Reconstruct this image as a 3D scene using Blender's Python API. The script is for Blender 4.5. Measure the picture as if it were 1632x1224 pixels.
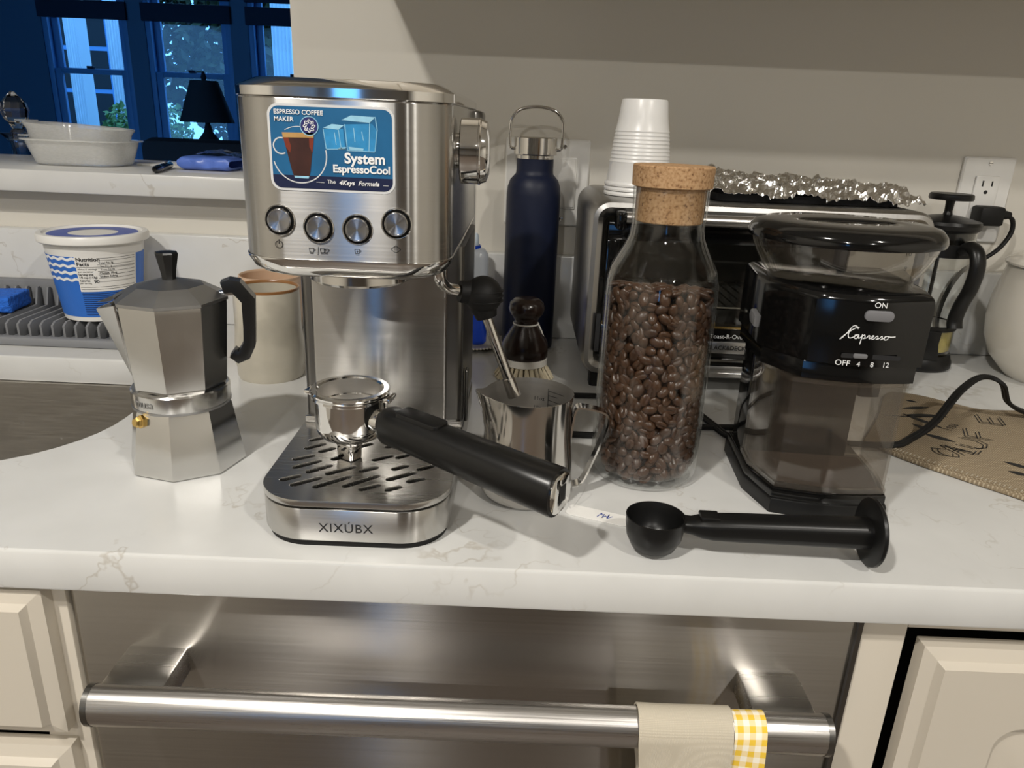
import bpy, bmesh, math, random
from mathutils import Vector, Matrix, noise as mnoise
for o in list(bpy.data.objects): bpy.data.objects.remove(o)
C = bpy.context.scene.collection
scene = bpy.context.scene
PI = math.pi; R = math.radians
random.seed(11)

# ---------------------------------------------------------------- camera, world, lights, exposure
cam_d = bpy.data.cameras.new('camera'); cam = bpy.data.objects.new('camera', cam_d); C.objects.link(cam)
cam_d.sensor_fit = 'HORIZONTAL'; cam_d.sensor_width = 36.0; cam_d.lens = 36.0 * 1190 / 1632
cam_d.clip_start = .02; cam_d.clip_end = 200
cam.matrix_world = Matrix.Translation((0, 0, .30)) @ Matrix.Rotation(R(90 - 19.3), 4, 'X') @ Matrix.Rotation(R(2.35), 4, 'Z')
scene.camera = cam

w = bpy.data.worlds.new('dusk_sky'); scene.world = w; w.use_nodes = True
bg = w.node_tree.nodes['Background']; bg.inputs[0].default_value = (.13, .42, .95, 1); bg.inputs[1].default_value = 2.0

CEIL = 1.55; FLOOR = -.915
LIGHTS = [(-.70, -.55), (-.56, -2.4), (.95, -.75), (.95, -2.4)]
POWER = [19, 23, 12, 16]
for (lx, ly), pw in zip(LIGHTS, POWER):
    ld = bpy.data.lights.new('downlight', 'AREA'); ld.shape = 'DISK'; ld.size = .11; ld.energy = pw
    ld.color = (1.0, .955, .88); ld.spread = R(165)
    lo = bpy.data.objects.new('downlight', ld); C.objects.link(lo); lo.location = (lx, ly, CEIL - .004)
scene.view_settings.view_transform = 'Standard'; scene.view_settings.look = 'None'
scene.view_settings.gamma = 1; scene.view_settings.use_curve_mapping = False
scene.view_settings.exposure = .68
scene.cycles.max_bounces = 14; scene.cycles.transparent_max_bounces = 24
scene.cycles.sample_clamp_indirect = 6.0

# ---------------------------------------------------------------- materials
def _nt(name):
    m = bpy.data.materials.new(name); m.use_nodes = True
    return m, m.node_tree, m.node_tree.nodes['Principled BSDF']
def c4(c): return (c[0], c[1], c[2], 1)
def mat(name, col, rough=.5, metal=0., noise=(40, .06), bump=None, rvar=0, stretch=None, coat=0, aniso=0, arot=0, spec=None, sss=0, sheen=0, trans=0):
    m, nt, p = _nt(name); N = nt.nodes; L = nt.links
    tc = N.new('ShaderNodeTexCoord'); src = tc.outputs['Object']
    if stretch:
        mp = N.new('ShaderNodeMapping'); mp.inputs['Scale'].default_value = stretch; L.new(src, mp.inputs[0]); src = mp.outputs[0]
    n = N.new('ShaderNodeTexNoise'); n.inputs['Scale'].default_value = noise[0]; n.inputs['Detail'].default_value = 4; L.new(src, n.inputs['Vector'])
    mx = N.new('ShaderNodeMix'); mx.data_type = 'RGBA'
    a = noise[1]
    mx.inputs[6].default_value = c4([max(0, v * (1 - a)) for v in col]); mx.inputs[7].default_value = c4([min(1, v * (1 + a)) for v in col])
    L.new(n.outputs['Fac'], mx.inputs[0]); L.new(mx.outputs[2], p.inputs['Base Color'])
    p.inputs['Roughness'].default_value = rough; p.inputs['Metallic'].default_value = metal
    if rvar:
        mr = N.new('ShaderNodeMapRange'); mr.inputs[3].default_value = max(.02, rough - rvar); mr.inputs[4].default_value = rough + rvar
        L.new(n.outputs['Fac'], mr.inputs[0]); L.new(mr.outputs[0], p.inputs['Roughness'])
    if bump:
        b = N.new('ShaderNodeBump'); b.inputs['Strength'].default_value = bump[1]; b.inputs['Distance'].default_value = bump[2] if len(bump) > 2 else .001
        if bump[0]:
            n2 = N.new('ShaderNodeTexNoise'); n2.inputs['Scale'].default_value = bump[0]; n2.inputs['Detail'].default_value = 3; L.new(src, n2.inputs['Vector']); L.new(n2.outputs['Fac'], b.inputs['Height'])
        else: L.new(n.outputs['Fac'], b.inputs['Height'])
        L.new(b.outputs[0], p.inputs['Normal'])
    if coat: p.inputs['Coat Weight'].default_value = coat; p.inputs['Coat Roughness'].default_value = .05
    if aniso: p.inputs['Anisotropic'].default_value = aniso; p.inputs['Anisotropic Rotation'].default_value = arot
    if spec is not None: p.inputs['Specular IOR Level'].default_value = spec
    if sss: p.inputs['Subsurface Weight'].default_value = sss; p.inputs['Subsurface Radius'].default_value = (.01, .01, .01)
    if sheen: p.inputs['Sheen Weight'].default_value = sheen
    if trans: p.inputs['Transmission Weight'].default_value = trans
    return m
def clear(name, tint=(1, 1, 1), rough=.02, refl=.05, haze=0, hazecol=(.8, .8, .8), gain=.9, power=4.5):
    """see-through pane or vessel wall: tinted transparency under a Fresnel-like gloss, with an optional milky share"""
    m = bpy.data.materials.new(name); m.use_nodes = True; nt = m.node_tree; N = nt.nodes; L = nt.links
    for n in list(N): N.remove(n)
    out = N.new('ShaderNodeOutputMaterial'); t = N.new('ShaderNodeBsdfTransparent'); t.inputs[0].default_value = c4(tint)
    g = N.new('ShaderNodeBsdfGlossy'); g.inputs['Roughness'].default_value = rough; g.inputs[0].default_value = (1, 1, 1, 1)
    lw = N.new('ShaderNodeLayerWeight'); lw.inputs[0].default_value = .5
    pw = N.new('ShaderNodeMath'); pw.operation = 'POWER'; pw.inputs[1].default_value = power; L.new(lw.outputs['Facing'], pw.inputs[0])
    ma = N.new('ShaderNodeMath'); ma.operation = 'MULTIPLY_ADD'; ma.inputs[1].default_value = gain; ma.inputs[2].default_value = refl; ma.use_clamp = True; L.new(pw.outputs[0], ma.inputs[0])
    first = t.outputs[0]
    if haze:
        d = N.new('ShaderNodeBsdfDiffuse'); d.inputs[0].default_value = c4(hazecol); tl = N.new('ShaderNodeBsdfTranslucent'); tl.inputs[0].default_value = c4(hazecol)
        m1 = N.new('ShaderNodeMixShader'); m1.inputs[0].default_value = .4; L.new(d.outputs[0], m1.inputs[1]); L.new(tl.outputs[0], m1.inputs[2])
        no = N.new('ShaderNodeTexNoise'); no.inputs['Scale'].default_value = 30; mr = N.new('ShaderNodeMapRange'); mr.inputs[3].default_value = haze * .8; mr.inputs[4].default_value = min(1, haze * 1.2); L.new(no.outputs['Fac'], mr.inputs[0])
        m2 = N.new('ShaderNodeMixShader'); L.new(mr.outputs[0], m2.inputs[0]); L.new(t.outputs[0], m2.inputs[1]); L.new(m1.outputs[0], m2.inputs[2]); first = m2.outputs[0]
    mx = N.new('ShaderNodeMixShader'); L.new(ma.outputs[0], mx.inputs[0]); L.new(first, mx.inputs[1]); L.new(g.outputs[0], mx.inputs[2]); L.new(mx.outputs[0], out.inputs[0])
    return m
def quartz():
    m, nt, p = _nt('quartz'); N = nt.nodes; L = nt.links
    tc = N.new('ShaderNodeTexCoord')
    d = N.new('ShaderNodeTexNoise'); d.inputs['Scale'].default_value = 9; d.inputs['Detail'].default_value = 5; L.new(tc.outputs['Object'], d.inputs[0])
    ad = N.new('ShaderNodeVectorMath'); ad.operation = 'MULTIPLY_ADD'; ad.inputs[1].default_value = (.35, .35, .35); L.new(d.outputs['Color'], ad.inputs[0]); L.new(tc.outputs['Object'], ad.inputs[2])
    v = N.new('ShaderNodeTexNoise'); v.inputs['Scale'].default_value = 5.5; v.inputs['Detail'].default_value = 3; L.new(ad.outputs[0], v.inputs[0])
    s = N.new('ShaderNodeMath'); s.operation = 'SUBTRACT'; s.inputs[1].default_value = .5; L.new(v.outputs['Fac'], s.inputs[0])
    ab = N.new('ShaderNodeMath'); ab.operation = 'ABSOLUTE'; L.new(s.outputs[0], ab.inputs[0])
    mr = N.new('ShaderNodeMapRange'); mr.inputs[1].default_value = 0; mr.inputs[2].default_value = .010; mr.inputs[3].default_value = .45; mr.inputs[4].default_value = 0; L.new(ab.outputs[0], mr.inputs[0])
    n3 = N.new('ShaderNodeTexNoise'); n3.inputs['Scale'].default_value = 14; L.new(tc.outputs['Object'], n3.inputs[0])
    gate = N.new('ShaderNodeMapRange'); gate.inputs[1].default_value = .47; gate.inputs[2].default_value = .62; L.new(n3.outputs['Fac'], gate.inputs[0])
    mu = N.new('ShaderNodeMath'); mu.operation = 'MULTIPLY'; L.new(mr.outputs[0], mu.inputs[0]); L.new(gate.outputs[0], mu.inputs[1])
    base = N.new('ShaderNodeMix'); base.data_type = 'RGBA'; base.inputs[6].default_value = (.585, .585, .57, 1); base.inputs[7].default_value = (.69, .69, .675, 1)
    n4 = N.new('ShaderNodeTexNoise'); n4.inputs['Scale'].default_value = 18; n4.inputs['Detail'].default_value = 6; L.new(tc.outputs['Object'], n4.inputs[0]); L.new(n4.outputs['Fac'], base.inputs[0])
    mx = N.new('ShaderNodeMix'); mx.data_type = 'RGBA'; mx.inputs[7].default_value = (.34, .29, .22, 1); L.new(mu.outputs[0], mx.inputs[0]); L.new(base.outputs[2], mx.inputs[6])
    L.new(mx.outputs[2], p.inputs['Base Color']); p.inputs['Roughness'].default_value = .22
    return m
def weave(name, ca, cb, scale, rough=.9, bumpd=.0006):
    m, nt, p = _nt(name); N = nt.nodes; L = nt.links; tc = N.new('ShaderNodeTexCoord')
    outs = []
    for ax in ('X', 'Y'):
        wv = N.new('ShaderNodeTexWave'); wv.bands_direction = ax; wv.inputs['Scale'].default_value = scale; wv.inputs['Distortion'].default_value = 1.2; wv.inputs['Detail Scale'].default_value = 3; L.new(tc.outputs['Object'], wv.inputs[0]); outs.append(wv.outputs['Fac'])
    mu = N.new('ShaderNodeMath'); mu.operation = 'MULTIPLY'; L.new(outs[0], mu.inputs[0]); L.new(outs[1], mu.inputs[1])
    mx = N.new('ShaderNodeMix'); mx.data_type = 'RGBA'; mx.inputs[6].default_value = c4(cb); mx.inputs[7].default_value = c4(ca); L.new(mu.outputs[0], mx.inputs[0]); L.new(mx.outputs[2], p.inputs['Base Color'])
    b = N.new('ShaderNodeBump'); b.inputs['Strength'].default_value = .6; b.inputs['Distance'].default_value = bumpd; L.new(mu.outputs[0], b.inputs['Height']); L.new(b.outputs[0], p.inputs['Normal'])
    p.inputs['Roughness'].default_value = rough; p.inputs['Specular IOR Level'].default_value = .15
    return m
def cork():
    m, nt, p = _nt('cork'); N = nt.nodes; L = nt.links; tc = N.new('ShaderNodeTexCoord')
    n = N.new('ShaderNodeTexNoise'); n.inputs['Scale'].default_value = 420; n.inputs['Detail'].default_value = 6; L.new(tc.outputs['Object'], n.inputs[0])
    cr = N.new('ShaderNodeValToRGB'); e = cr.color_ramp.elements; e[0].position = .30; e[0].color = (.15, .07, .03, 1); e[1].position = .62; e[1].color = (.50, .315, .165, 1)
    x = cr.color_ramp.elements.new(.42); x.color = (.39, .225, .105, 1); L.new(n.outputs['Fac'], cr.inputs[0]); L.new(cr.outputs[0], p.inputs['Base Color'])
    b = N.new('ShaderNodeBump'); b.inputs['Strength'].default_value = .5; b.inputs['Distance'].default_value = .0006; L.new(n.outputs['Fac'], b.inputs['Height']); L.new(b.outputs[0], p.inputs['Normal']); p.inputs['Roughness'].default_value = .8
    return m
def gingham(name, ca, cb, size):
    m, nt, p = _nt(name); N = nt.nodes; L = nt.links; tc = N.new('ShaderNodeTexCoord'); sp = N.new('ShaderNodeSeparateXYZ'); L.new(tc.outputs['UV'], sp.inputs[0])
    o = []
    for k in (0, 1):
        mo = N.new('ShaderNodeMath'); mo.operation = 'PINGPONG'; mo.inputs[1].default_value = size; L.new(sp.outputs[k], mo.inputs[0])
        g = N.new('ShaderNodeMath'); g.operation = 'GREATER_THAN'; g.inputs[1].default_value = size / 2; L.new(mo.outputs[0], g.inputs[0]); o.append(g.outputs[0])
    a = N.new('ShaderNodeMath'); a.operation = 'ADD'; L.new(o[0], a.inputs[0]); L.new(o[1], a.inputs[1])
    h = N.new('ShaderNodeMath'); h.operation = 'MULTIPLY'; h.inputs[1].default_value = .5; L.new(a.outputs[0], h.inputs[0])
    mx = N.new('ShaderNodeMix'); mx.data_type = 'RGBA'; mx.inputs[6].default_value = c4(ca); mx.inputs[7].default_value = c4(cb); L.new(h.outputs[0], mx.inputs[0]); L.new(mx.outputs[2], p.inputs['Base Color']); p.inputs['Roughness'].default_value = .9
    return m
STEEL = (.60, .585, .56)
M = dict(
    quartz=quartz(), cork=cork(), burlap=weave('burlap', (.50, .42, .30), (.24, .185, .12), 120), linen=weave('linen', (.66, .60, .49), (.50, .45, .36), 420, bumpd=.0003),
    gingham=gingham('gingham', (.90, .85, .72), (.80, .53, .05), .0048),
    wall=mat('wall_paint', (.655, .625, .56), .55, noise=(6, .02), bump=(180, .05)), trimw=mat('trim_paint', (.78, .75, .66), .35, noise=(8, .03)),
    ceil=mat('ceiling_paint', (.78, .77, .74), .8), floor=mat('floor_wood', (.085, .066, .052), .4, noise=(8, .3), stretch=(1, 12, 1)),
    cab=mat('cabinet_paint', (.58, .53, .45), .35, noise=(10, .03)), cabdark=mat('cabinet_shadow_gap', (.012, .011, .010), .8),
    navywall=mat('far_wall_blue', (.055, .125, .21), .6, noise=(3, .05)), bluetrim=mat('far_trim_blue', (.10, .26, .50), .5), blind=mat('blind_fabric', (.010, .018, .04), .8),  # far wall and far trim each get one even blue base colour
    brushed=mat('brushed_steel', (.54, .53, .51), .23, 1, noise=(1, .07), rvar=.03, stretch=(5, 5, 700), aniso=1, arot=.25),
    brushed_v=mat('brushed_steel_flat', (.56, .55, .53), .26, 1, noise=(1, .05), rvar=.05, stretch=(6, 700, 700)),
    darksteel=mat('dark_steel', (.20, .195, .185), .32, 1, noise=(1, .06), stretch=(900, 900, 5), rvar=.05),
    dish=mat('dishwasher_steel', (.42, .40, .375), .24, 1, noise=(1, .08), rvar=.03, stretch=(5, 5, 600), aniso=1, arot=.25),
    barsteel=mat('handle_steel', (.55, .53, .51), .30, 1, noise=(1, .13), rvar=.10, stretch=(10, 900, 900), bump=(0, .18, .0004)),
    chrome=mat('chrome', (.80, .79, .77), .06, 1, noise=(20, .02)), steelp=mat('polished_steel', (.70, .68, .65), .10, 1, noise=(30, .04), rvar=.02),
    innersteel=mat('brushed_inner_steel', (.62, .60, .57), .38, 1, noise=(1, .06), stretch=(20, 20, 500), rvar=.05), sink=mat('sink_steel', (.60, .575, .535), .36, 1, noise=(1, .14), stretch=(30, 30, 500), rvar=.10),
    alu=mat('cast_aluminium', (.64, .635, .62), .19, 1, noise=(26, .08), rvar=.06), alud=mat('dull_aluminium', (.40, .40, .40), .42, 1, noise=(22, .14), rvar=.08),
    ovensteel=mat('oven_steel', (.46, .45, .435), .34, 1, noise=(1, .06), stretch=(800, 30, 30), rvar=.06),
    brass=mat('brass', (.70, .48, .16), .25, 1), foil=mat('foil', (.86, .85, .83), .13, 1, noise=(60, .05), bump=(420, .35, .001)),
    blackg=mat('black_gloss_plastic', (.004, .004, .004), .09), blackm=mat('black_satin_plastic', (.006, .006, .006), .34, spec=.35), blackr=mat('black_rubber', (.006, .006, .006), .55, spec=.3),
    soft=mat('black_soft_plastic', (.006, .006, .006), .30, noise=(900, .1), spec=.4), bakelite=mat('bakelite', (.010, .010, .010), .30, bump=(500, .05)), darkwood=mat('dark_lacquered_wood', (.018, .009, .006), .22, noise=(30, .4), stretch=(1, 1, .2)),
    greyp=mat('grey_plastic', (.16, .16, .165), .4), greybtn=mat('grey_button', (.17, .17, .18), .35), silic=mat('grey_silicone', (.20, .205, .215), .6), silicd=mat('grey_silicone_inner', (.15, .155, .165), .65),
    white=mat('white_plastic', (.78, .77, .74), .35, noise=(10, .02)), whitep=mat('white_cup_plastic', (.82, .81, .79), .30, sss=.15), plate=mat('outlet_plastic', (.76, .75, .72), .3), cream=mat('cream_enamel', (.74, .70, .62), .16, noise=(8, .03)),
    navy=mat('navy_powder_coat', (.003, .007, .027), .48, noise=(400, .15), spec=.35), blue=mat('tub_blue', (.03, .155, .58), .4), bluelid=mat('lid_blue', (.075, .12, .42), .4), ink=mat('black_ink', (.010, .010, .011), .6), inkblue=mat('blue_ink', (.02, .06, .35), .6), inkwhite=mat('white_ink', (.85, .86, .87), .5), paper=mat('paper', (.80, .79, .76), .7),
    sponge=mat('sponge_blue', (.02, .14, .62), .95, noise=(150, .35), bump=(160, 1, .004)), bristle=mat('bristle', (.66, .58, .42), .8, noise=(200, .2)), bristle2=mat('brush_ferrule', (.80, .77, .70), .5),
    stone=mat('speckled_stoneware', (.56, .52, .43), .30, noise=(70, .10), coat=.2), rim=mat('brown_glaze', (.30, .14, .05), .3), peach=mat('peach_glaze', (.68, .47, .32), .3),
    soapblue=mat('blue_soap', (.012, .06, .50), .12), soapclr=mat('frosted_bottle', (.56, .60, .66), .25), soapcap=mat('pale_cap', (.55, .64, .72), .3),
    glass=clear('jar_glass', (.985, .99, .985), refl=.028, gain=.80, power=3.2), glassd=clear('tinted_glass', (.50, .50, .48), refl=.06), hopper=clear('smoky_clear_plastic', (.86, .85, .83), refl=.06, gain=.7), contain=clear('dusty_container_plastic', (.92, .90, .87), refl=.035, haze=.035, hazecol=(.52, .47, .42), gain=.85, power=3.0), ovglass=clear('oven_door_glass', (.78, .78, .76), refl=.07), winglass=clear('window_glass', (.93, .96, .97), refl=.03, gain=.4), tank=clear('tank_plastic', (.80, .80, .80), refl=.06), milky=clear('milky_plastic', (.96, .96, .96), haze=.55, hazecol=(.86, .86, .84), refl=.05, rough=.12), film=clear('clear_film', (.97, .97, .98), refl=.12, rough=.08, gain=.6), crystal=mat('crystal', (.97, .98, 1.0), .02, noise=(5, .01), trans=1),
    bean=mat('roasted_bean', (.060, .028, .014), .30, noise=(260, .30), bump=(500, .15)), beand=mat('roasted_bean_dark', (.050, .024, .013), .38, noise=(260, .3)),
    ovenin=mat('oven_interior', (.15, .145, .135), .5, noise=(20, .3)), dial=mat('panel_grey', (.36, .34, .30), .4), grounds=mat('coffee_grounds', (.045, .030, .020), .9, noise=(300, .4)), leaves=mat('tea_leaves', (.36, .29, .07), .7, noise=(120, .5)),
    siding=mat('house_siding', (.045, .05, .06), .7), column=mat('column_paint', (.80, .82, .84), .5, noise=(4, .04)), trunk=mat('bark', (.10, .07, .05), .9, noise=(9, .3)), wallb=mat('rear_wall_dark', (.27, .25, .225), .6), leaf=mat('leaf', (.030, .036, .006), .5, noise=(3, .6)), shrub=mat('shrub_leaf', (.18, .26, .06), .6, noise=(3, .5)), lawn=mat('ground', (.10, .12, .08), .9, noise=(3, .4)), gloom=mat('dark_upholstery', (.008, .008, .010), .8), shade=mat('dark_lampshade', (.022, .024, .028), .9),
    packet=mat('packet_blue', (.10, .19, .62), .35, noise=(50, .2), bump=(120, .3, .002)), icepale=mat('print_ice_pale', (.30, .58, .80), .4, noise=(150, .35)), icemid=mat('print_ice_blue', (.03, .26, .55), .4, noise=(120, .45)), stickblue=mat('print_teal_blue', (.010, .115, .27), .4, noise=(45, .35)), sticknavy=mat('print_navy', (.007, .012, .05), .4), coffee=mat('print_coffee', (.045, .014, .009), .4, noise=(90, .7)), coffred=mat('print_coffee_red', (.20, .03, .012), .4, noise=(80, .6)), crema=mat('print_crema', (.50, .29, .10), .4, noise=(100, .25)), stickgrey=mat('print_frame', (.66, .67, .68), .4), snow=mat('print_snow_badge', (.025, .025, .14), .4),
    lampglow=mat('lamp_reflector', (.9, .9, .88), .4),
)

M['brushed_r'] = mat('radial_brushed_steel', (.62, .61, .60), .22, 1, noise=(90, .05), aniso=.9, arot=.25)
_nt2 = M['brushed_r'].node_tree; _tg = _nt2.nodes.new('ShaderNodeTangent'); _tg.direction_type = 'RADIAL'; _tg.axis = 'Y'; _nt2.links.new(_tg.outputs[0], _nt2.nodes['Principled BSDF'].inputs['Tangent'])
# ---------------------------------------------------------------- mesh helpers
def V(*a): return Vector(a)
def tv(M_, p): return (M_ @ Vector(p)) if M_ is not None else Vector(p)
def box(bm, c, s, bevel=0, seg=2, X=None):
    T = Matrix.Translation(c) @ Matrix.Diagonal((s[0], s[1], s[2], 1))
    if X is not None: T = X @ T
    r = bmesh.ops.create_cube(bm, size=1, matrix=T)
    if bevel:
        es = list({e for v in r['verts'] for e in v.link_edges})
        bmesh.ops.bevel(bm, geom=es, offset=bevel, segments=seg, profile=.5, affect='EDGES', clamp_overlap=True)
def loft(bm, rings, cap0=True, cap1=True, closed=True, loop=False):
    vs = [[bm.verts.new(p) for p in r] for r in rings]; n = len(rings[0])
    rng = range(len(vs) if loop else len(vs) - 1)
    for i in rng:
        a, b = vs[i], vs[(i + 1) % len(vs)]
        for j in range(n if closed else n - 1):
            k = (j + 1) % n
            bm.faces.new((a[j], a[k], b[k], b[j]))
    if closed and not loop:
        if cap0: bm.faces.new(vs[0][::-1])
        if cap1: bm.faces.new(vs[-1])
    return vs
def lathe(bm, prof, n=40, X=None, a0=0, a1=2 * PI, cap0=False, cap1=False):
    full = abs(a1 - a0 - 2 * PI) < 1e-6
    m = n if full else n + 1
    rows = []
    for r, z in prof:
        if r < 1e-7: rows.append([bm.verts.new(tv(X, (0, 0, z)))])
        else: rows.append([bm.verts.new(tv(X, (r * math.cos(a0 + (a1 - a0) * j / n), r * math.sin(a0 + (a1 - a0) * j / n), z))) for j in range(m)])
    for a, b in zip(rows, rows[1:]):
        for j in range(n):
            k = (j + 1) % m
            if len(a) == 1 and len(b) == 1: continue
            if len(a) == 1: bm.faces.new((a[0], b[k], b[j]))
            elif len(b) == 1: bm.faces.new((a[j], a[k], b[0]))
            else: bm.faces.new((a[j], a[k], b[k], b[j]))
    if cap0 and len(rows[0]) > 1 and full: bm.faces.new(rows[0][::-1])
    if cap1 and len(rows[-1]) > 1 and full: bm.faces.new(rows[-1])
def rrect(w, h, r, n=6, cx=0, cy=0):
    rs = r if isinstance(r, (tuple, list)) else (r,) * 4      # corner radii: (+x+y, -x+y, -x-y, +x-y)
    P = []
    for i, (sx, sy) in enumerate(((1, 1), (-1, 1), (-1, -1), (1, -1))):
        q = max(rs[i], 1e-5)
        for k in range(n + 1):
            a = PI / 2 * i + PI / 2 * k / n
            P.append((cx + sx * (w / 2 - q) + q * math.cos(a), cy + sy * (h / 2 - q) + q * math.sin(a)))
    return P
def inset(pts, d):
    n = len(pts); out = []
    for i in range(n):
        p0, p, p1 = Vector(pts[i - 1]), Vector(pts[i]), Vector(pts[(i + 1) % n])
        e0 = (p - p0); e1 = (p1 - p)
        if e0.length < 1e-9: e0 = e1
        if e1.length < 1e-9: e1 = e0
        n0 = Vector((-e0.y, e0.x)).normalized(); n1 = Vector((-e1.y, e1.x)).normalized()
        m = (n0 + n1); m = m.normalized() if m.length > 1e-6 else n0
        k = d / max(.35, m.dot(n0))
        out.append((p.x + m.x * k, p.y + m.y * k))
    return out
def prism(bm, pts, z0, z1, ch=0, ch0=0, seg=2, X=None):
    """extruded outline (counter-clockwise) with rounded top and bottom edges"""
    rings = []
    if ch0:
        for k in range(seg + 1):
            a = PI / 2 * k / seg; rings.append([tv(X, (p[0], p[1], z0 + ch0 * (1 - math.sin(a)))) for p in inset(pts, ch0 * (1 - math.cos(a)) if k < seg else ch0)][:])
        rings = []
        for k in range(seg + 1):
            a = PI / 2 * k / seg; rings.append([tv(X, (p[0], p[1], z0 + ch0 * (1 - math.cos(a)))) for p in inset(pts, ch0 * (1 - math.sin(a)))])
    else: rings.append([tv(X, (p[0], p[1], z0)) for p in pts])
    if ch:
        for k in range(seg + 1):
            a = PI / 2 * k / seg; rings.append([tv(X, (p[0], p[1], z1 - ch * (1 - math.sin(a)))) for p in inset(pts, ch * (1 - math.cos(a)))])
    else: rings.append([tv(X, (p[0], p[1], z1)) for p in pts])
    loft(bm, rings)
def frames(pts):
    pts = [Vector(p) for p in pts]; T = []
    for i in range(len(pts)):
        a = pts[max(0, i - 1)]; b = pts[min(len(pts) - 1, i + 1)]; T.append((b - a).normalized())
    up = Vector((0, 0, 1)) if abs(T[0].z) < .9 else Vector((1, 0, 0))
    n = (up - T[0] * up.dot(T[0])).normalized(); out = []
    for i, t in enumerate(T):
        n = (n - t * n.dot(t))
        n = n.normalized(); out.append((pts[i], t, n, t.cross(n)))
    return out
def sweep(bm, pts, sec, X=None, cap=True, scale=None):
    rings = []
    for i, (p, t, n, b) in enumerate(frames(pts)):
        s = scale[i] if scale else 1
        rings.append([tv(X, p + b * (u * s) + n * (v * s)) for u, v in sec])
    loft(bm, rings, cap, cap)
def circ(r, n=12): return [(r * math.cos(2 * PI * k / n), r * math.sin(2 * PI * k / n)) for k in range(n)]
def tube(bm, pts, r, n=12, X=None, cap=True):
    if isinstance(r, (list, tuple)): sweep(bm, pts, circ(1, n), X, cap, list(r))
    else: sweep(bm, pts, circ(r, n), X, cap)
def curve(pts, k=6):
    P = [Vector(p) for p in pts]; out = []
    for i in range(len(P) - 1):
        p0 = P[max(0, i - 1)]; p1 = P[i]; p2 = P[i + 1]; p3 = P[min(len(P) - 1, i + 2)]
        for j in range(k):
            t = j / k; out.append(.5 * ((2 * p1) + (p2 - p0) * t + (2 * p0 - 5 * p1 + 4 * p2 - p3) * t * t + (3 * p1 - p0 - 3 * p2 + p3) * t ** 3))
    out.append(P[-1]); return out
def disc(bm, r, z, n=32, X=None):
    bm.faces.new([bm.verts.new(tv(X, (r * math.cos(2 * PI * k / n), r * math.sin(2 * PI * k / n), z))) for k in range(n)])
def poly(bm, pts, z, X=None): bm.faces.new([bm.verts.new(tv(X, (p[0], p[1], z))) for p in pts])
def grid(bm, nu, nv, fn, thick=0, uv=None):
    lay = bm.loops.layers.uv.verify() if uv else None
    top = [[bm.verts.new(fn(i / nu, j / nv)) for j in range(nv + 1)] for i in range(nu + 1)]
    fs = []
    for i in range(nu):
        for j in range(nv):
            f = bm.faces.new((top[i][j], top[i + 1][j], top[i + 1][j + 1], top[i][j + 1])); fs.append(f)
            if uv:
                for l, (a, b) in zip(f.loops, ((i, j), (i + 1, j), (i + 1, j + 1), (i, j + 1))): l[lay].uv = (a / nu * uv[0], b / nv * uv[1])
    if thick: bmesh.ops.recalc_face_normals(bm, faces=fs); bmesh.ops.solidify(bm, geom=fs, thickness=thick)
def finish(me, smooth):
    if smooth:
        me.shade_smooth()
        if smooth < 180: me.set_sharp_from_angle(angle=R(smooth))
def obj(name, bm, m, parent=None, smooth=35, recalc=True, loc=None, rotz=0):
    if recalc: bmesh.ops.recalc_face_normals(bm, faces=bm.faces[:])
    me = bpy.data.meshes.new(name); bm.to_mesh(me); bm.free(); finish(me, smooth)
    me.materials.append(M[m] if isinstance(m, str) else m)
    o = bpy.data.objects.new(name, me); C.objects.link(o)
    if parent: o.parent = parent
    if loc is not None: o.location = loc
    if rotz: o.rotation_euler = (0, 0, rotz)
    return o
def tag(o, label, cat, group=None, kind=None):
    o['label'] = label; o['category'] = cat
    if group: o['group'] = group
    if kind: o['kind'] = kind
    return o
def thing(name, label, cat, loc=(0, 0, 0), rotz=0, group=None):
    o = bpy.data.objects.new(name, None); C.objects.link(o); o.empty_display_size = .02; o.location = loc; o.rotation_euler = (0, 0, rotz)
    return tag(o, label, cat, group)
def struct(name, bm, m, parent=None, smooth=35, label=None):
    o = obj(name, bm, m, parent, smooth)
    if not parent: o['kind'] = 'structure'
    if label: o['label'] = label
    return o
def B(): return bmesh.new()
def part(name, m, parent, fn, *a, smooth=35, **k):
    bm = B(); fn(bm, *a, **k); return obj(name, bm, m, parent, smooth)
def dup(root, loc=None, rotz=None, label=None, group=None):
    r = root.copy(); C.objects.link(r)
    if loc is not None: r.location = loc
    if rotz is not None: r.rotation_euler = (0, 0, rotz)
    if label: r['label'] = label
    if group: r['group'] = group
    for ch in list(root.children):
        c = ch.copy(); C.objects.link(c); c.parent = r
        for g in ch.children:
            d = g.copy(); C.objects.link(d); d.parent = c
    return r
def textmesh(body, size, extr=.0001, shear=0, align='CENTER', bold=0, space=1):
    cu = bpy.data.curves.new('lettering', 'FONT'); cu.body = body; cu.size = size; cu.extrude = extr; cu.shear = shear; cu.align_x = align; cu.align_y = 'CENTER'; cu.offset = bold; cu.space_character = space; cu.resolution_u = 4
    o = bpy.data.objects.new('lettering', cu); C.objects.link(o)
    bpy.context.view_layer.update(); dg = bpy.context.evaluated_depsgraph_get()
    me = bpy.data.meshes.new_from_object(o.evaluated_get(dg)); bpy.data.objects.remove(o); bpy.data.curves.remove(cu)
    return me
def text(body, size, m, parent, X, fn=None, name='lettering', **k):
    me = textmesh(body, size, **k); me.name = name
    if fn:
        for v in me.vertices: v.co = fn(v.co)
    else: me.transform(X)
    me.materials.clear(); me.materials.append(M[m]); o = bpy.data.objects.new(name, me); C.objects.link(o); o.parent = parent
    return o
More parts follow.
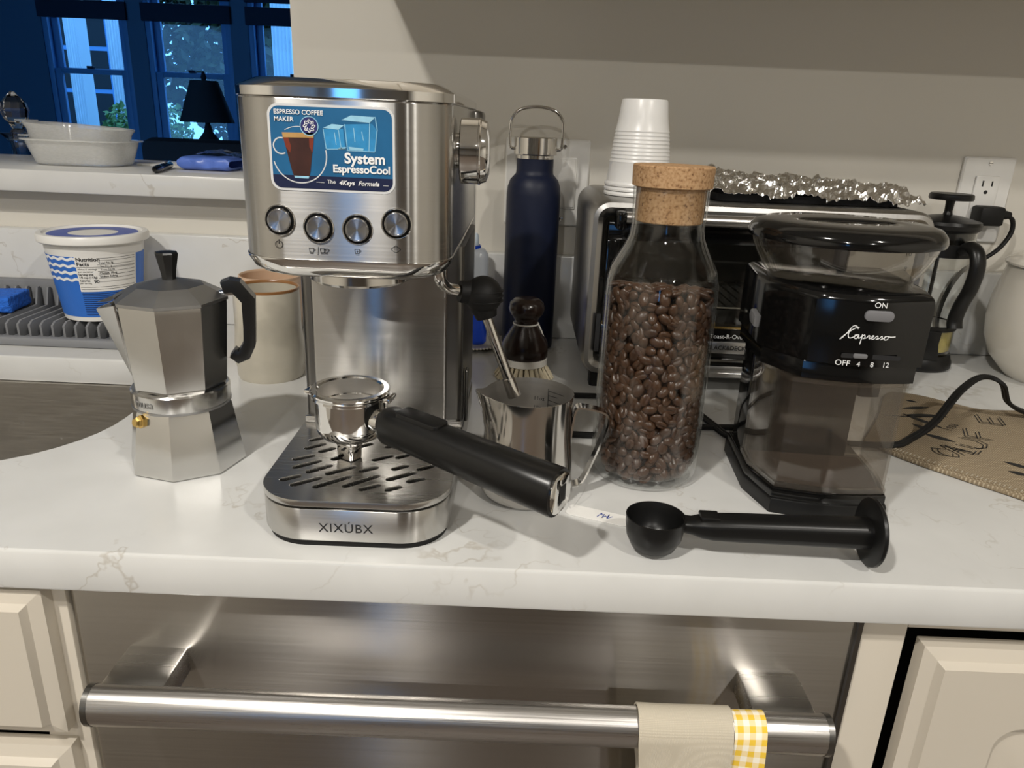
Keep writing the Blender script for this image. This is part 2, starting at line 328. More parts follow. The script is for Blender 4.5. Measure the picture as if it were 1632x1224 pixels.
def plate_with_holes(name, outer, holes, z0, z1, m, parent, bev=0):
    cu = bpy.data.curves.new(name, 'CURVE'); cu.dimensions = '2D'; cu.fill_mode = 'BOTH'; cu.extrude = (z1 - z0) / 2 - bev; cu.bevel_depth = bev; cu.bevel_resolution = 1; cu.offset = -bev
    for P in [outer] + holes:
        s = cu.splines.new('POLY'); s.points.add(len(P) - 1); s.use_cyclic_u = True
        for q, p in zip(s.points, P): q.co = (p[0], p[1], 0, 1)
    o = bpy.data.objects.new(name, cu); C.objects.link(o); bpy.context.view_layer.update(); dg = bpy.context.evaluated_depsgraph_get()
    me = bpy.data.meshes.new_from_object(o.evaluated_get(dg)); bpy.data.objects.remove(o); bpy.data.curves.remove(cu)
    me.transform(Matrix.Translation((0, 0, (z0 + z1) / 2))); me.name = name; me.materials.clear(); me.materials.append(M[m]); finish(me, 30)
    r = bpy.data.objects.new(name, me); C.objects.link(r)
    if parent: r.parent = parent
    return r
def capsule(x0, y0, x1, y1, r, n=6):
    a = math.atan2(y1 - y0, x1 - x0); P = []
    for k in range(n + 1): t = a - PI / 2 + PI * k / n; P.append((x1 + r * math.cos(t), y1 + r * math.sin(t)))
    for k in range(n + 1): t = a + PI / 2 + PI * k / n; P.append((x0 + r * math.cos(t), y0 + r * math.sin(t)))
    return P
FRONT = Matrix.Rotation(R(90), 4, 'X')          # local xy plane -> world xz plane, facing -y
def at(x, y, z, X=FRONT): return Matrix.Translation((x, y, z)) @ X
AXX = Matrix.Rotation(R(90), 4, 'Y')            # local z -> world x
AXY = Matrix.Rotation(R(-90), 4, 'X')           # local z -> world y

# ================================================================ the setting
WALL = 1.09; BS = 1.07
def sbox(name, x0, x1, y0, y1, z0, z1, m, bev=0, parent=None, label=None):
    bm = B(); box(bm, ((x0 + x1) / 2, (y0 + y1) / 2, (z0 + z1) / 2), (x1 - x0, y1 - y0, z1 - z0), bev); return struct(name, bm, m, parent, label=label)
def pbox(name, x0, x1, y0, y1, z0, z1, m, parent, bev=0, seg=2):
    bm = B(); box(bm, ((x0 + x1) / 2, (y0 + y1) / 2, (z0 + z1) / 2), (x1 - x0, y1 - y0, z1 - z0), bev, seg); return obj(name, bm, m, parent)
sbox('floor', -5.2, 2.2, -6.2, 6.2, FLOOR - .1, FLOOR, 'floor')
sbox('ceiling', -5.2, 2.2, -6.2, 6.2, CEIL, CEIL + .1, 'ceil')
sbox('wall_back', -.313, 2.1, WALL, WALL + .13, FLOOR, CEIL, 'wall')
sbox('wall_half', -1.9, -.313, WALL, WALL + .12, FLOOR, .183, 'wall')
sbox('wall_header', -1.9, -.313, WALL, WALL + .13, 1.15, CEIL, 'wall')
sbox('wall_right', 2.1, 2.2, -6.0, 1.22, FLOOR, CEIL, 'wall')
sbox('wall_left', -2.0, -1.9, -6.0, 1.22, FLOOR, CEIL, 'wall')
# unseen wall behind the camera, coloured dark to deepen reflections, with a window opening
bm = B()
for x0, x1, z0, z1 in ((-1.9, -1.70, FLOOR, CEIL), (-1.26, 2.1, FLOOR, CEIL), (-1.70, -1.26, FLOOR, -.3), (-1.70, -1.26, 1.2, CEIL)):
    box(bm, ((x0 + x1) / 2, -6.05, (z0 + z1) / 2), (x1 - x0, .1, z1 - z0))
struct('wall_front', bm, 'wallb')
wf = bpy.data.objects.new('window_4', None); C.objects.link(wf); wf['kind'] = 'structure'; wf.location = (-1.48, -6.02, .45)
bm = B()
for s in (-1, 1): box(bm, (s * .205, 0, 0), (.03, .06, 1.5)); box(bm, (0, 0, s * .735), (.44, .06, .03))
obj('window_frame', bm, 'trimw', wf)
pbox('pane', -.19, .19, -.004, .004, -.72, .72, 'winglass', wf)
# far room
sbox('wall_far_left', -5.2, -5.1, 1.22, 6.1, FLOOR, CEIL, 'navywall'); sbox('wall_far_right', .9, 1.0, 1.22, 6.1, FLOOR, CEIL, 'navywall')
FY = 6.0; WX = [(-3.56, -2.93), (-2.80, -2.17), (-2.04, -1.41)]; WZ0, WZ1 = -.30, 1.28
bm = B(); xs = [-5.2] + [v for a in WX for v in a] + [1.0]
for i in range(0, 8, 2): box(bm, ((xs[i] + xs[i + 1]) / 2, FY + .06, .3), (xs[i + 1] - xs[i], .12, 2.6))
for a, b in WX:
    box(bm, ((a + b) / 2, FY + .06, (FLOOR + WZ0) / 2), (b - a, .12, WZ0 - FLOOR)); box(bm, ((a + b) / 2, FY + .06, (WZ1 + CEIL) / 2), (b - a, .12, CEIL - WZ1))
struct('wall_far', bm, 'navywall')
for i, (a, b) in enumerate(WX):
    wn = bpy.data.objects.new('window_%d' % (i + 1), None); C.objects.link(wn); wn['kind'] = 'structure'; wn.location = ((a + b) / 2, FY, 0); h = (b - a) / 2
    bm = B()
    for s in (-1, 1): box(bm, (s * (h - .02), .06, (WZ0 + WZ1) / 2), (.04, .11, WZ1 - WZ0), .004)
    box(bm, (0, .06, WZ0 + .02), (2 * h - .08, .11, .04)); box(bm, (0, .06, WZ1 - .02), (2 * h - .08, .11, .04))
    obj('jamb', bm, 'bluetrim', wn)
    bm = B(); box(bm, (0, -.02, WZ0 - .02), (2 * h + .12, .06, .035), .005); obj('window_sill', bm, 'bluetrim', wn)
    for nm, z0, z1, dy in (('lower_sash', WZ0 + .04, .555, .03), ('upper_sash', .52, WZ1 - .04, .07)):
        bm = B()
        for s in (-1, 1): box(bm, (s * (h - .065), dy, (z0 + z1) / 2), (.05, .03, z1 - z0), .004)
        box(bm, (0, dy, z0 + .02), (2 * h - .18, .03, .04), .004); box(bm, (0, dy, z1 - .018), (2 * h - .18, .03, .036), .004)
        sh = obj(nm, bm, 'bluetrim', wn)
        pbox('pane', -h + .09, h - .09, dy - .002, dy + .002, z0 + .04, z1 - .036, 'winglass', sh)
    lk = B(); box(lk, (0, .01, .565), (.05, .03, .02), .004); obj('sash_lock', lk, 'blind', wn)
    bl = thing('window_blind', 'dark raised fabric blind at the top of the ' + ('window with two white columns outside', 'window behind the table lamp', 'window beside the kitchen wall corner')[i], 'blind', ((a + b) / 2, FY - .015, 0))
    for k, (z0, z1, m) in enumerate(((.895, 1.015, 'blind'), (1.045, 1.30, 'blind'))): pbox('fabric_fold', -h - .01, h + .01, -.012, .012, z0, z1, m, bl, .003)
    pbox('cord', h * .5, h * .5 + .004, -.012, -.008, 1.0, 1.06, 'blind', bl)
# outside
sbox('ground_outside', -16, 8, 6.15, 24, FLOOR - .3, FLOOR - .2, 'lawn')
hs = thing('neighbour_house', 'dark sided house wall with sash windows outside behind the white columns', 'house', (-5.6, 10.2, FLOOR - .2))
pbox('wall', -2.6, .62, 0, .2, 0, 4.5, 'siding', hs)
for k in range(20): pbox('clapboard', -2.6, .62, -.025, 0, .02 + k * .19, .20 + k * .19, 'siding', hs)
for x in (-1.2, 0.0):
    f = pbox('window', x - .40, x + .40, -.06, -.03, 1.0, 3.0, 'bluetrim', hs)
    for z0, z1 in ((1.05, 1.56), (1.61, 2.06), (2.11, 2.95)): pbox('pane', x - .36, x + .36, -.065, -.055, z0, z1, 'gloom', f)
def flutes(bm, w, d, h, n):
    P = []
    for k in range(n * 6): 
        t = k / (n * 6 - 1); P.append((-w / 2 + w * t, -d / 2 + .018 * abs(math.sin(PI * n * t))))
    P += [(w / 2, d / 2), (-w / 2, d / 2)]
    prism(bm, P, 0, h)
for x, wdt, lab in ((-4.53, .125, 'fluted white porch column outside, further from the leafy tree'), (-4.10, .14, 'fluted white porch column outside with a green shrub at its foot'), (-2.43, .19, 'broad fluted white porch column outside beside the kitchen wall corner')):
    t = thing('porch_column', lab, 'column', (x, 8.2, FLOOR - .2)); bm = B(); flutes(bm, wdt, .2, 4.0, 5); obj('shaft', bm, 'column', t); pbox('plinth', -wdt / 2 - .04, wdt / 2 + .04, -.15, .15, 0, .25, 'column', t)
def foliage(bm, c, rad, n, size, seed):
    rnd = random.Random(seed)
    for _ in range(n):
        d = Vector((rnd.gauss(0, 1), rnd.gauss(0, 1), rnd.gauss(0, 1))).normalized() * (rnd.random() ** .4)
        p = Vector(c) + Vector((d.x * rad[0], d.y * rad[1], d.z * rad[2])); s = size * rnd.uniform(.6, 1.3)
        u = Vector((rnd.gauss(0, 1), rnd.gauss(0, 1), rnd.gauss(0, 1))).normalized(); v = u.orthogonal().normalized()
        bm.faces.new([bm.verts.new(q) for q in (p - u * s, p + v * s * .5, p + u * s, p - v * s * .5)])
tr = thing('garden_tree', 'leafy tree with crooked branches outside behind the lamp', 'tree', (-4.0, 11.5, FLOOR - .2))
bm = B(); foliage(bm, (.6, 0, 2.55), (2.2, .9, 1.75), 10000, .09, 3); o = obj('crown', bm, 'leaf', tr, 0, False); o['kind'] = 'stuff'
bm = B(); tube(bm, curve([(.6, .2, 0), (.65, .15, .9), (.4, -.1, 1.7), (.0, -.3, 2.4), (-.5, -.4, 3.2)]), .10, 8); tube(bm, curve([(.4, -.1, 1.7), (.9, -.3, 2.1), (1.6, -.3, 2.9)]), .05, 8); obj('trunk', bm, 'trunk', tr)
for x, y, rr, lab, sd in ((-4.03, 7.85, .17, 'rounded green shrub outside at the foot of a white column', 5), (-3.60, 8.1, .22, 'low green shrub outside beside the white garden fence', 6)):
    t = thing('garden_shrub', lab, 'shrub', (x, y, FLOOR - .2)); bm = B(); foliage(bm, (0, 0, 1.05), (rr, rr * .7, .42), 700, .035, sd); o = obj('foliage', bm, 'shrub', t, 0, False); o['kind'] = 'stuff'
    bm = B(); tube(bm, [(0, 0, 0), (.02, 0, .8)], .03, 6); obj('stem', bm, 'trunk', t)
fc = thing('garden_fence', 'white railing fence outside behind the table lamp', 'fence', (-3.4, 9.4, FLOOR - .2))
for k in range(16): pbox('picket', k * .11, k * .11 + .05, -.02, .02, .3, 1.32, 'column', fc)
pbox('rail', -.05, 1.8, -.03, .03, 1.32, 1.38, 'column', fc); pbox('rail', -.05, 1.8, -.03, .03, .35, .42, 'column', fc)

# ================================================================ fixed kitchen furniture
ct = thing('countertop', 'white veined quartz countertop with rounded front edge', 'countertop')
SKX0, SKX1, SKY0, SKY1 = -1.15, -.395, .575, .885
def ctop():
    x0, x1, y0, y1 = -1.85, 1.9, .4565, WALL
    outer = rrect(x1 - x0, y1 - y0, .002, 2, (x0 + x1) / 2, (y0 + y1) / 2)
    hole = rrect(SKX1 - SKX0, SKY1 - SKY0, (.07, .07, .13, .13), 10, (SKX0 + SKX1) / 2, (SKY0 + SKY1) / 2)
    return plate_with_holes('slab', outer, [hole], -.033, 0, 'quartz', ct, .0025)
ctop()
tag(pbox('backsplash', -.312, 1.9, BS, WALL - .0005, .0005, .122, 'quartz', None, .002), 'low white quartz backsplash strip behind the navy bottle', 'backsplash'); tag(pbox('backsplash', -1.85, -.3125, BS, WALL - .0005, .0005, .130, 'quartz', None, .002), 'white quartz backsplash strip behind the drying tray under the ledge', 'backsplash')
rl = thing('raised_ledge', 'raised quartz bar ledge on the half wall behind the sink', 'ledge', (0, 0, .184))
pbox('slab', -1.88, -.316, 1.048, 1.345, 0, .030, 'quartz', rl, .003)
# sink
sk = thing('undermount_sink', 'stainless steel undermount sink with water drops', 'sink', (0, 0, 0))
bm = B(); cx, cy = (SKX0 + SKX1) / 2, (SKY0 + SKY1) / 2; W_, H_ = SKX1 - SKX0, SKY1 - SKY0; rings = []
for d, z, rr in ((-.022, -.0335, .13), (.004, -.0335, .13), (.006, -.06, .13), (.010, -.19, .12), (.016, -.212, .11), (.035, -.222, .10)):
    rings.append([(p[0], p[1], z) for p in rrect(W_ - 2 * d, H_ - 2 * d, (.07 if rr > .1 else .06, .07 if rr > .1 else .06, rr, rr), 10, cx, cy)])
loft(bm, rings, False, True); obj('basin', bm, 'sink', sk, 60)
bm = B(); lathe(bm, [(0, -.2205), (.04, -.2195), (.045, -.2215)], 32, Matrix.Translation((cx, cy, 0))); obj('drain', bm, 'chrome', sk)
rnd = random.Random(4); bm = B()
for _ in range(90):
    if rnd.random() < .5: p = (SKX1 - .0105, rnd.uniform(.66, .84), rnd.uniform(-.18, -.06)); Xd = Matrix.Translation(p) @ Matrix.Rotation(R(-90), 4, 'Y')
    else: p = (rnd.uniform(-.95, -.45), SKY1 - .0105, rnd.uniform(-.18, -.06)); Xd = Matrix.Translation(p) @ Matrix.Rotation(R(90), 4, 'X')
    r = rnd.uniform(.0012, .0034); lathe(bm, [(r, 0), (r * .7, r * .5), (0, r * .7)], 8, Xd)
o = obj('water_drops', bm, 'film', sk); o['kind'] = 'stuff'
# dishwasher
dw = thing('dishwasher', 'brushed stainless steel dishwasher with a bar handle under the counter', 'dishwasher', (-.0285, .475, FLOOR))
dz = -FLOOR
pbox('tub_body', -.297, .297, .03, .56, .10, dz - .040, 'greyp', dw)
bm = B(); box(bm, (0, .014, (.12 + dz - .038) / 2), (.598, .028, dz - .158), .004); obj('door', bm, 'dish', dw)
pbox('edge_trim', .296, .2995, -.003, .02, .12, dz - .038, 'darksteel', dw)
pbox('kick_plate', -.297, .297, .05, .07, 0, .095, 'blackm', dw)
bm = B(); sec = []
for k in range(20): a = 2 * PI * k / 20; sec.append((.0125 * math.cos(a), .0155 * math.sin(a)))
sweep(bm, [(-.262, -.048, dz - .107), (.262, -.048, dz - .107)], sec); hd = obj('handle', bm, 'barsteel', dw, 50)
for s, x in ((-1, -.237), (1, .235)):
    bm = B(); box(bm, (x, -.0225, dz - .105), (.046, .047, .022), .0015); obj('standoff', bm, 'brushed_v', hd)
for s, x in ((-1, -.2640), (1, .2640)):
    bm = B(); sweep(bm, [(x - .002, -.048, dz - .107), (x + .002, -.048, dz - .107)], [(u * 1.03, v * 1.03) for u, v in sec]); obj('end_cap', bm, 'darksteel', hd)
# cabinets
def raised(bm, w, h, t, fr, panel=True):
    """door or drawer front in its own xz plane, front at -y"""
    def ring(d, y, r=.0005): return [(p[0], y, p[1]) for p in rrect(w - 2 * d, h - 2 * d, r, 5)]
    R_ = [ring(0, 0), ring(0, -t * .55), ring(.004, -t * .62), ring(.010, -t * .70), ring(.013, -t)]
    if panel: R_ += [ring(fr, -t, .020), ring(fr + .005, -t + .006, .018), ring(fr + .012, -t + .006, .016), ring(fr + .030, -t + .001, .012)]
    loft(bm, R_, True, True)
cl = thing('drawer_cabinet', 'greige painted base cabinet with drawer under the sink side', 'cabinet', (-.62, .475, FLOOR))
bm = B(); 
for x0, x1, z0, z1 in ((.255, .2895, 0, dz - .036), (-.60, -.55, 0, dz - .036), (-.55, .255, dz - .036 - .018, dz - .036), (-.55, .255, dz - .182, dz - .172)): box(bm, ((x0 + x1) / 2, .01, (z0 + z1) / 2), (x1 - x0, .02, z1 - z0), .001)
obj('face_frame', bm, 'cab', cl); pbox('carcass', -.60, .2895, .022, .06, .02, dz - .036, 'cabdark', cl)  # near-black board paints the shade inside the drawer and door gaps
bm = B(); raised(bm, .835, .132, .020, .035, False); obj('drawer_front', bm, 'cab', cl, 30, loc=(-.1385, 0, dz - .105))
bm = B(); raised(bm, .835, .60, .020, .06); obj('door', bm, 'cab', cl, 30, loc=(-.1385, 0, dz - .485))
cr = thing('base_cabinet', 'greige painted base cabinet with raised panel door beside the dishwasher', 'cabinet', (.80, .475, FLOOR))
bm = B()
for x0, x1, z0, z1 in ((-.5285, -.494, 0, dz - .036), (.5, .55, 0, dz - .036), (-.494, .5, dz - .048, dz - .036)): box(bm, ((x0 + x1) / 2, .01, (z0 + z1) / 2), (x1 - x0, .02, z1 - z0), .001)
obj('face_frame', bm, 'cab', cr); pbox('carcass', -.5285, .55, .05, .09, .02, dz - .036, 'cabdark', cr)  # this board is coloured near black as the shadow gap around the door
bm = B(); raised(bm, .93, .70, .022, .065); obj('door', bm, 'cab', cr, 30, loc=(-.018, 0.004, dz - .408))
uc = thing('wall_cabinet', 'greige wall cabinet mounted above the toaster oven', 'cabinet', (0, 0, 0))
pbox('carcass', -.195, 1.9, .78, WALL - .001, .485, 1.45, 'cab', uc, .002)
for k in range(4):
    bm = B(); raised(bm, .50, .95, .02, .06); obj('door', bm, 'cab', uc, 30, loc=(.065 + k * .525, .78, .97))
# ceiling lights
for (lx, ly), lab in zip(LIGHTS, ('in front of the sink counter', 'further from the counter on the sink side', 'in front of the toaster oven counter', 'further from the counter on the outlet side')):
    t = thing('ceiling_downlight', 'round recessed ceiling downlight ' + lab, 'ceiling light', (lx, ly, CEIL))
    bm = B(); lathe(bm, [(.062, -.003), (.085, -.006), (.09, -.001), (.062, -.0005)], 32); obj('trim_ring', bm, 'trimw', t)
# wall plates
def plate(name, label, x, z, w, h):
    t = thing(name, label, 'wall plate', (x, WALL, z)); bm = B()
    loft(bm, [[(p[0], y, p[1]) for p in rrect(w - 2 * d, h - 2 * d, .004, 4)] for y, d in ((-.0005, 0), (-.004, 0), (-.006, .002))]); obj('cover_plate', bm, 'plate', t); return t
def screw(t, x, z):
    bm = B(); lathe(bm, [(.003, 0), (.0028, .001), (0, .0014)], 14, at(x, -.006, z)); s = obj('screw', bm, 'chrome', t); pbox('slot', x - .0025, x + .0025, -.0078, -.0072, z - .0003, z + .0003, 'ink', s)
def slots(t, z):
    for x, h in ((-.0062, .008), (.0066, .007)): pbox('slot', x - .0011, x + .0011, -.0096, -.0084, z + .004 - h / 2, z + .004 + h / 2, 'ink', t)
    bm = B(); lathe(bm, [(.0027, 0), (.0027, .0011), (0, .0011)], 14, at(0, -.0085, z - .0075)); obj('slot', bm, 'ink', t)
ol = plate('wall_outlet', 'white duplex wall outlet with a black plug above the cream pot', .649, .222, .0715, .116)
bm = B(); box(bm, (0, -.0075, .0), (.0335, .004, .067), .002); of = obj('receptacle', bm, 'plate', ol)
slots(of, .019); slots(of, -.019); screw(ol, 0, .050); screw(ol, 0, -.050)
sw = plate('switch_plate', 'white double switch plate half hidden behind the navy bottle', .037, .222, .117, .118)
for x in (-.023, .023):
    bm = B(); box(bm, (x, -.0068, 0), (.036, .003, .070), .0012); f = obj('switch_bezel', bm, 'plate', sw); bm = B(); box(bm, (x, -.0085, .0), (.032, .003, .065), .001); obj('rocker', bm, 'plate', f)
    screw(sw, x, .049); screw(sw, x, -.049)
# far room furniture
sb = thing('sideboard', 'dark sideboard behind the raised ledge under the glass decanter', 'sideboard', (-.95, 1.58, FLOOR)); pbox('top', -.55, .5, -.2, .2, .86, .89, 'gloom', sb); pbox('body', -.5, .45, -.18, .18, .08, .86, 'gloom', sb)
for x in (-.47, .42):
    for y in (-.15, .15): pbox('leg', x - .02, x + .02, y - .02, y + .02, 0, .08, 'gloom', sb)
tl = thing('end_table', 'dark end table under the lamp by the far windows', 'table', (-2.0, 5.0, FLOOR)); pbox('top', -.28, .28, -.28, .28, .60, .63, 'gloom', tl)
for x in (-.24, .24):
    for y in (-.24, .24): pbox('leg', x - .02, x + .02, y - .02, y + .02, 0, .60, 'gloom', tl)
lp = thing('table_lamp', 'dark table lamp with tapered shade silhouetted against the far window', 'lamp', (-2.0, 5.0, FLOOR + .63))
bm = B(); lathe(bm, [(0, 0), (.10, 0), (.10, .02), (.05, .04), (.09, .15), (.12, .26), (.10, .36), (.03, .45), (.015, .50), (.015, .72), (0, .72)], 24); obj('base', bm, 'gloom', lp)
bm = B(); lathe(bm, [(.165, .51), (.082, .755), (.080, .755), (.162, .51), (.165, .51)], 28); obj('lamp_shade', bm, 'shade', lp)
bm = B(); lathe(bm, [(0, .75), (.012, .755), (.018, .775), (.010, .80), (0, .815)], 12); obj('finial', bm, 'gloom', lp)
ac = thing('armchair', 'black armchair silhouetted below the lamp shade', 'chair', (-1.63, 4.05, FLOOR))
pbox('seat', -.28, .28, -.1, .40, .18, .42, 'gloom', ac, .03); pbox('backrest', -.26, .30, -.22, -.08, .2, 1.075, 'gloom', ac, .05)
for x in (-.31, .31): pbox('arm', x - .06, x + .06, -.15, .40, .18, .62, 'gloom', ac, .03)
for x in (-.3, .3):
    for y in (-.12, .34): pbox('leg', x - .02, x + .02, y - .02, y + .02, 0, .18, 'gloom', ac)

# ================================================================ espresso machine
em = thing('espresso_machine', 'slim brushed steel espresso machine with a blue cup sticker on its front', 'espresso machine', (-.114, .476, 0))
part('foot_plate', 'blackr', em, lambda bm: prism(bm, rrect(.136, .29, (.004, .004, .034, .034), 10, 0, .148), 0, .005))
part('base', 'brushed', em, lambda bm: prism(bm, rrect(.141, .296, (.004, .004, .036, .036), 12, 0, .148), .005, .0315, .001, .002), smooth=25)
part('tray_well', 'blackm', em, lambda bm: prism(bm, rrect(.130, .148, (.004, .004, .032, .032), 10, 0, .080), .0315, .0335))
SL = [(-.0557, .0311, -.0471, .0374), (-.046, .0233, -.0306, .0355), (-.0285, .0217, -.0086, .0398), (-.0072, .0246, .0124, .0428), (.0059, .0205, .0157, .0277), (.0252, .0212, .0322, .026), (.0233, .0382, .0396, .051), (.0391, .0363, .0479, .0416), (-.0566, .067, -.0461, .0747), (-.0526, .0529, -.0383, .0651), (-.0404, .0459, -.0275, .0576), (-.0247, .0439, -.0088, .057), (-.0003, .0508, .0087, .0575), (.0243, .0566, .0321, .0625), (-.0531, .089, -.0429, .098), (-.0404, .0837, -.0330, .0900), (-.0538, .1056, -.0460, .1115), (.006, .0718, .0166, .0800), (-.0265, .070, -.014, .081), (.024, .078, .036, .088), (.044, .058, .052, .064), (-.016, .092, -.004, .102), (.012, .098, .022, .107), (.036, .102, .046, .110), (-.034, .108, -.024, .116)]
plate_with_holes('drip_tray_cover', rrect(.1425, .150, (.002, .002, .037, .037), 12, 0, .0745), [capsule(a, b, c, d, .0030) for a, b, c, d in SL], .0335, .0385, 'brushed_v', em, .0003)
cm = part('column', 'darksteel', em, lambda bm: prism(bm, rrect(.140, .148, .006, 4, 0, .2225), .0385, .2005), smooth=25)
part('column_panel', 'brushed', em, lambda bm: prism(bm, rrect(.116, .006, (.001, .001, .0025, .0025), 3, -.002, .1475), .041, .198), smooth=25)
part('column_foot', 'brushed_v', em, lambda bm: box(bm, (.0, .1475, .0415), (.1405, .006, .006), .001))
part('side_bracket', 'darksteel', em, lambda bm: box(bm, (.0725, .17, .062), (.003, .012, .05), .0014))
# brewing head
HP = lambda d=0: rrect(.1405 - 2 * d, .274 - 2 * d, (.010, .010, .034 - d * .5, .034 - d * .5), 14, -.0015, .012 + .137)
bm = B(); loft(bm, [[(p[0], p[1], z) for p in HP(d)] for z, d in ((.2095, 0), (.213, 0), (.3085, 0), (.3095, .0005))]); head = obj('head', bm, 'brushed', em, 25)
bm = B(); loft(bm, [[(p[0], p[1], z) for p in HP(d)] for z, d in ((.1955, .020), (.1958, .014), (.198, .0075), (.2015, .0030), (.206, .0006), (.2085, -.0006), (.2098, -.0006), (.2102, .0010))]); obj('head_trim', bm, 'chrome', em, 60)
bm = B(); loft(bm, [[(p[0], p[1], z) for p in HP(d)] for z, d in ((.3097, .0002), (.3102, -.001), (.3155, -.001), (.3165, .0002), (.3208, .009), (.3212, .0105), (.3190, .013))]); obj('lid', bm, 'chrome', em, 25)
part('cup_warmer', 'brushed_v', em, lambda bm: prism(bm, rrect(.105, .20, .02, 8, 0, .15), .3186, .3200))
bm = B(); lathe(bm, [(0, .1955), (.036, .1955), (.036, .189), (.0335, .187), (.030, .187), (.030, .191), (0, .191)], 40, Matrix.Translation((0, .066, 0))); obj('group_head', bm, 'steelp', em)
# buttons with their symbols, seated in the front panel
FYP = .012
BT = [(-.0401, .2346, 'power button'), (-.0152, .2308, 'cup size button'), (.0100, .2306, 'cold brew button'), (.0353, .2352, 'steam button')]
for x, z, lab in BT:
    bm = B(); lathe(bm, [(.0100, -.001), (.0100, .0008), (.0096, .0012), (.0092, .0008), (.0092, -.001)], 36, at(x, FYP, z)); b = obj('button', bm, 'chrome', em); b['label'] = lab
    bm = B(); lathe(bm, [(.0092, -.0005), (.0092, .0006), (.0074, .0006)], 36, at(x, FYP, z)); obj('well', bm, 'blackg', b)
    bm = B(); lathe(bm, [(.0076, -.0005), (.0076, .0022), (.0071, .0030), (.0066, .0030), (.0064, .0026), (0, .0022)], 36, at(x, FYP, z)); obj('cap', bm, 'brushed_r', b, 30)
def stroke(bm, pts, w, X): 
    for a, b in zip(pts, pts[1:]): poly(bm, capsule(a[0], a[1], b[0], b[1], w / 2, 4), .0001, X)
def cup_icon(bm, s, X, ox=0):
    stroke(bm, [(ox - .9 * s, .9 * s), (ox + .7 * s, .9 * s), (ox + .5 * s, -.5 * s), (ox - .7 * s, -.5 * s), (ox - .9 * s, .9 * s)], .00035, X); stroke(bm, [(ox + .7 * s, .6 * s), (ox + 1.15 * s, .5 * s), (ox + 1.0 * s, .0), (ox + .6 * s, .0)], .00035, X); stroke(bm, [(ox - .6 * s, -.95 * s), (ox + .5 * s, -.95 * s)], .00035, X)
ic = B(); X = at(-.0416, FYP - .0001, .2190); stroke(ic, [(.0024 * math.sin(a), .0024 * math.cos(a)) for a in [R(28 + 304 * k / 20) for k in range(21)]], .0004, X); stroke(ic, [(0, .0005), (0, .0031)], .0004, X)
X = at(-.0158, FYP - .0001, .2157); cup_icon(ic, .0019, X, -.0045); stroke(ic, [(-.0006, -.0026), (-.0002, .0026)], .0003, X); cup_icon(ic, .0018, X, .0026); cup_icon(ic, .0017, X, .0050)
X = at(.0096, FYP - .0001, .2160); cup_icon(ic, .0020, X); stroke(ic, [(-.0008, .0003), (.0004, .0003)], .0003, X); stroke(ic, [(-.0002, -.0003), (-.0002, .0009)], .0003, X)
X = at(.0347, FYP - .0001, .2190); stroke(ic, [(.0026 * math.cos(a) * (1 + .18 * math.cos(4 * a)), -.0002 + .0019 * math.sin(a)) for a in [2 * PI * k / 24 for k in range(25)]], .00035, X)
for dx in (-.0008, 0, .0008): stroke(ic, [(dx, -.0008), (dx * 1.1, .0026 - abs(dx))], .0003, X)
obj('button_symbols', ic, 'ink', em, 0, False)
text('XIXÚBX', .0100, 'ink', em, at(-.0025, -.0001, .0165), space=1.12)
# sticker
st = part('sticker', 'stickgrey', em, lambda bm: prism(bm, rrect(.0788, .0520, .0070, 8), 0, .0003, X=at(-.0045, FYP - .0001, .2797)))
def SX(k=0): return at(-.0045, FYP - .0005 - k * .00006, .2797)
def sflat(name, m, k, *polys):
    bm = B()
    for P in polys: poly(bm, P, 0, SX(k))
    return obj(name, bm, m, st, 0, False)
full = rrect(.0758, .0490, .0057, 8)
sflat('blue_ground', 'stickblue', 0, full)
sflat('navy_band', 'sticknavy', 1, [(-.0379, -.0165)] + [p for p in full if p[1] < -.0170] + [(.0379, -.0165)])
def ringp(cx, cy, r, w, a0=0, a1=360, n=40): return [[(cx + q * math.cos(R(a0 + (a1 - a0) * (k + d) / n)), cy + q * math.sin(R(a0 + (a1 - a0) * (k + d) / n))) for q, d in ((r - w, 0), (r, 0), (r, 1), (r - w, 1))] for k in range(n)]
sflat('plate_ring', 'stickgrey', 2, *ringp(-.0204, -.0042, .0172, .0007, 195, 372), *ringp(-.0204, -.0042, .0172, .0004, 85, 120))
sflat('ice_cube', 'icemid', 2, [(-.0050, .0120), (.0075, .0125), (.0085, .0005), (-.0035, .0000)], [(.0080, .0150), (.0255, .0160), (.0285, .0120), (.0270, -.0005), (.0095, -.0003)])
sflat('ice_edges', 'icepale', 3, *[capsule(a, b, c, d, .00022, 3) for a, b, c, d in ((-.0050, .0120, -.0035, .0), (-.0035, 0, .0085, .0005), (.0045, .0118, .0058, .0008), (.0240, .0160, .0232, .0), (.0285, .0120, .0270, -.0005), (.0275, .02, .0287, .012), (.0085, .0150, .0098, 0), (.0095, -.0003, .0270, -.0005), (.0020, .0100, .0028, .0030), (.0140, .0130, .0146, .0050), (.0190, .0110, .0200, .0060))])
sflat('ice_cube', 'icepale', 3, [(-.0050, .0125), (.0005, .0150), (.0080, .0145), (.0045, .0118)], [(.0065, .0175), (.0125, .0205), (.0275, .0200), (.0240, .0165)], [(.0045, .0012), (.0090, .0018), (.0085, .0004), (.0038, .0003)], [(.0105, .0020), (.0200, .0012), (.0195, .0000), (.0110, .0002)])
cup = [(-.0305, .0085), (-.0108, .0088), (-.0140, -.0135), (-.0150, -.0175), (-.0245, -.0175), (-.0258, -.0135)]
sflat('coffee_cup', 'coffee', 4, cup)
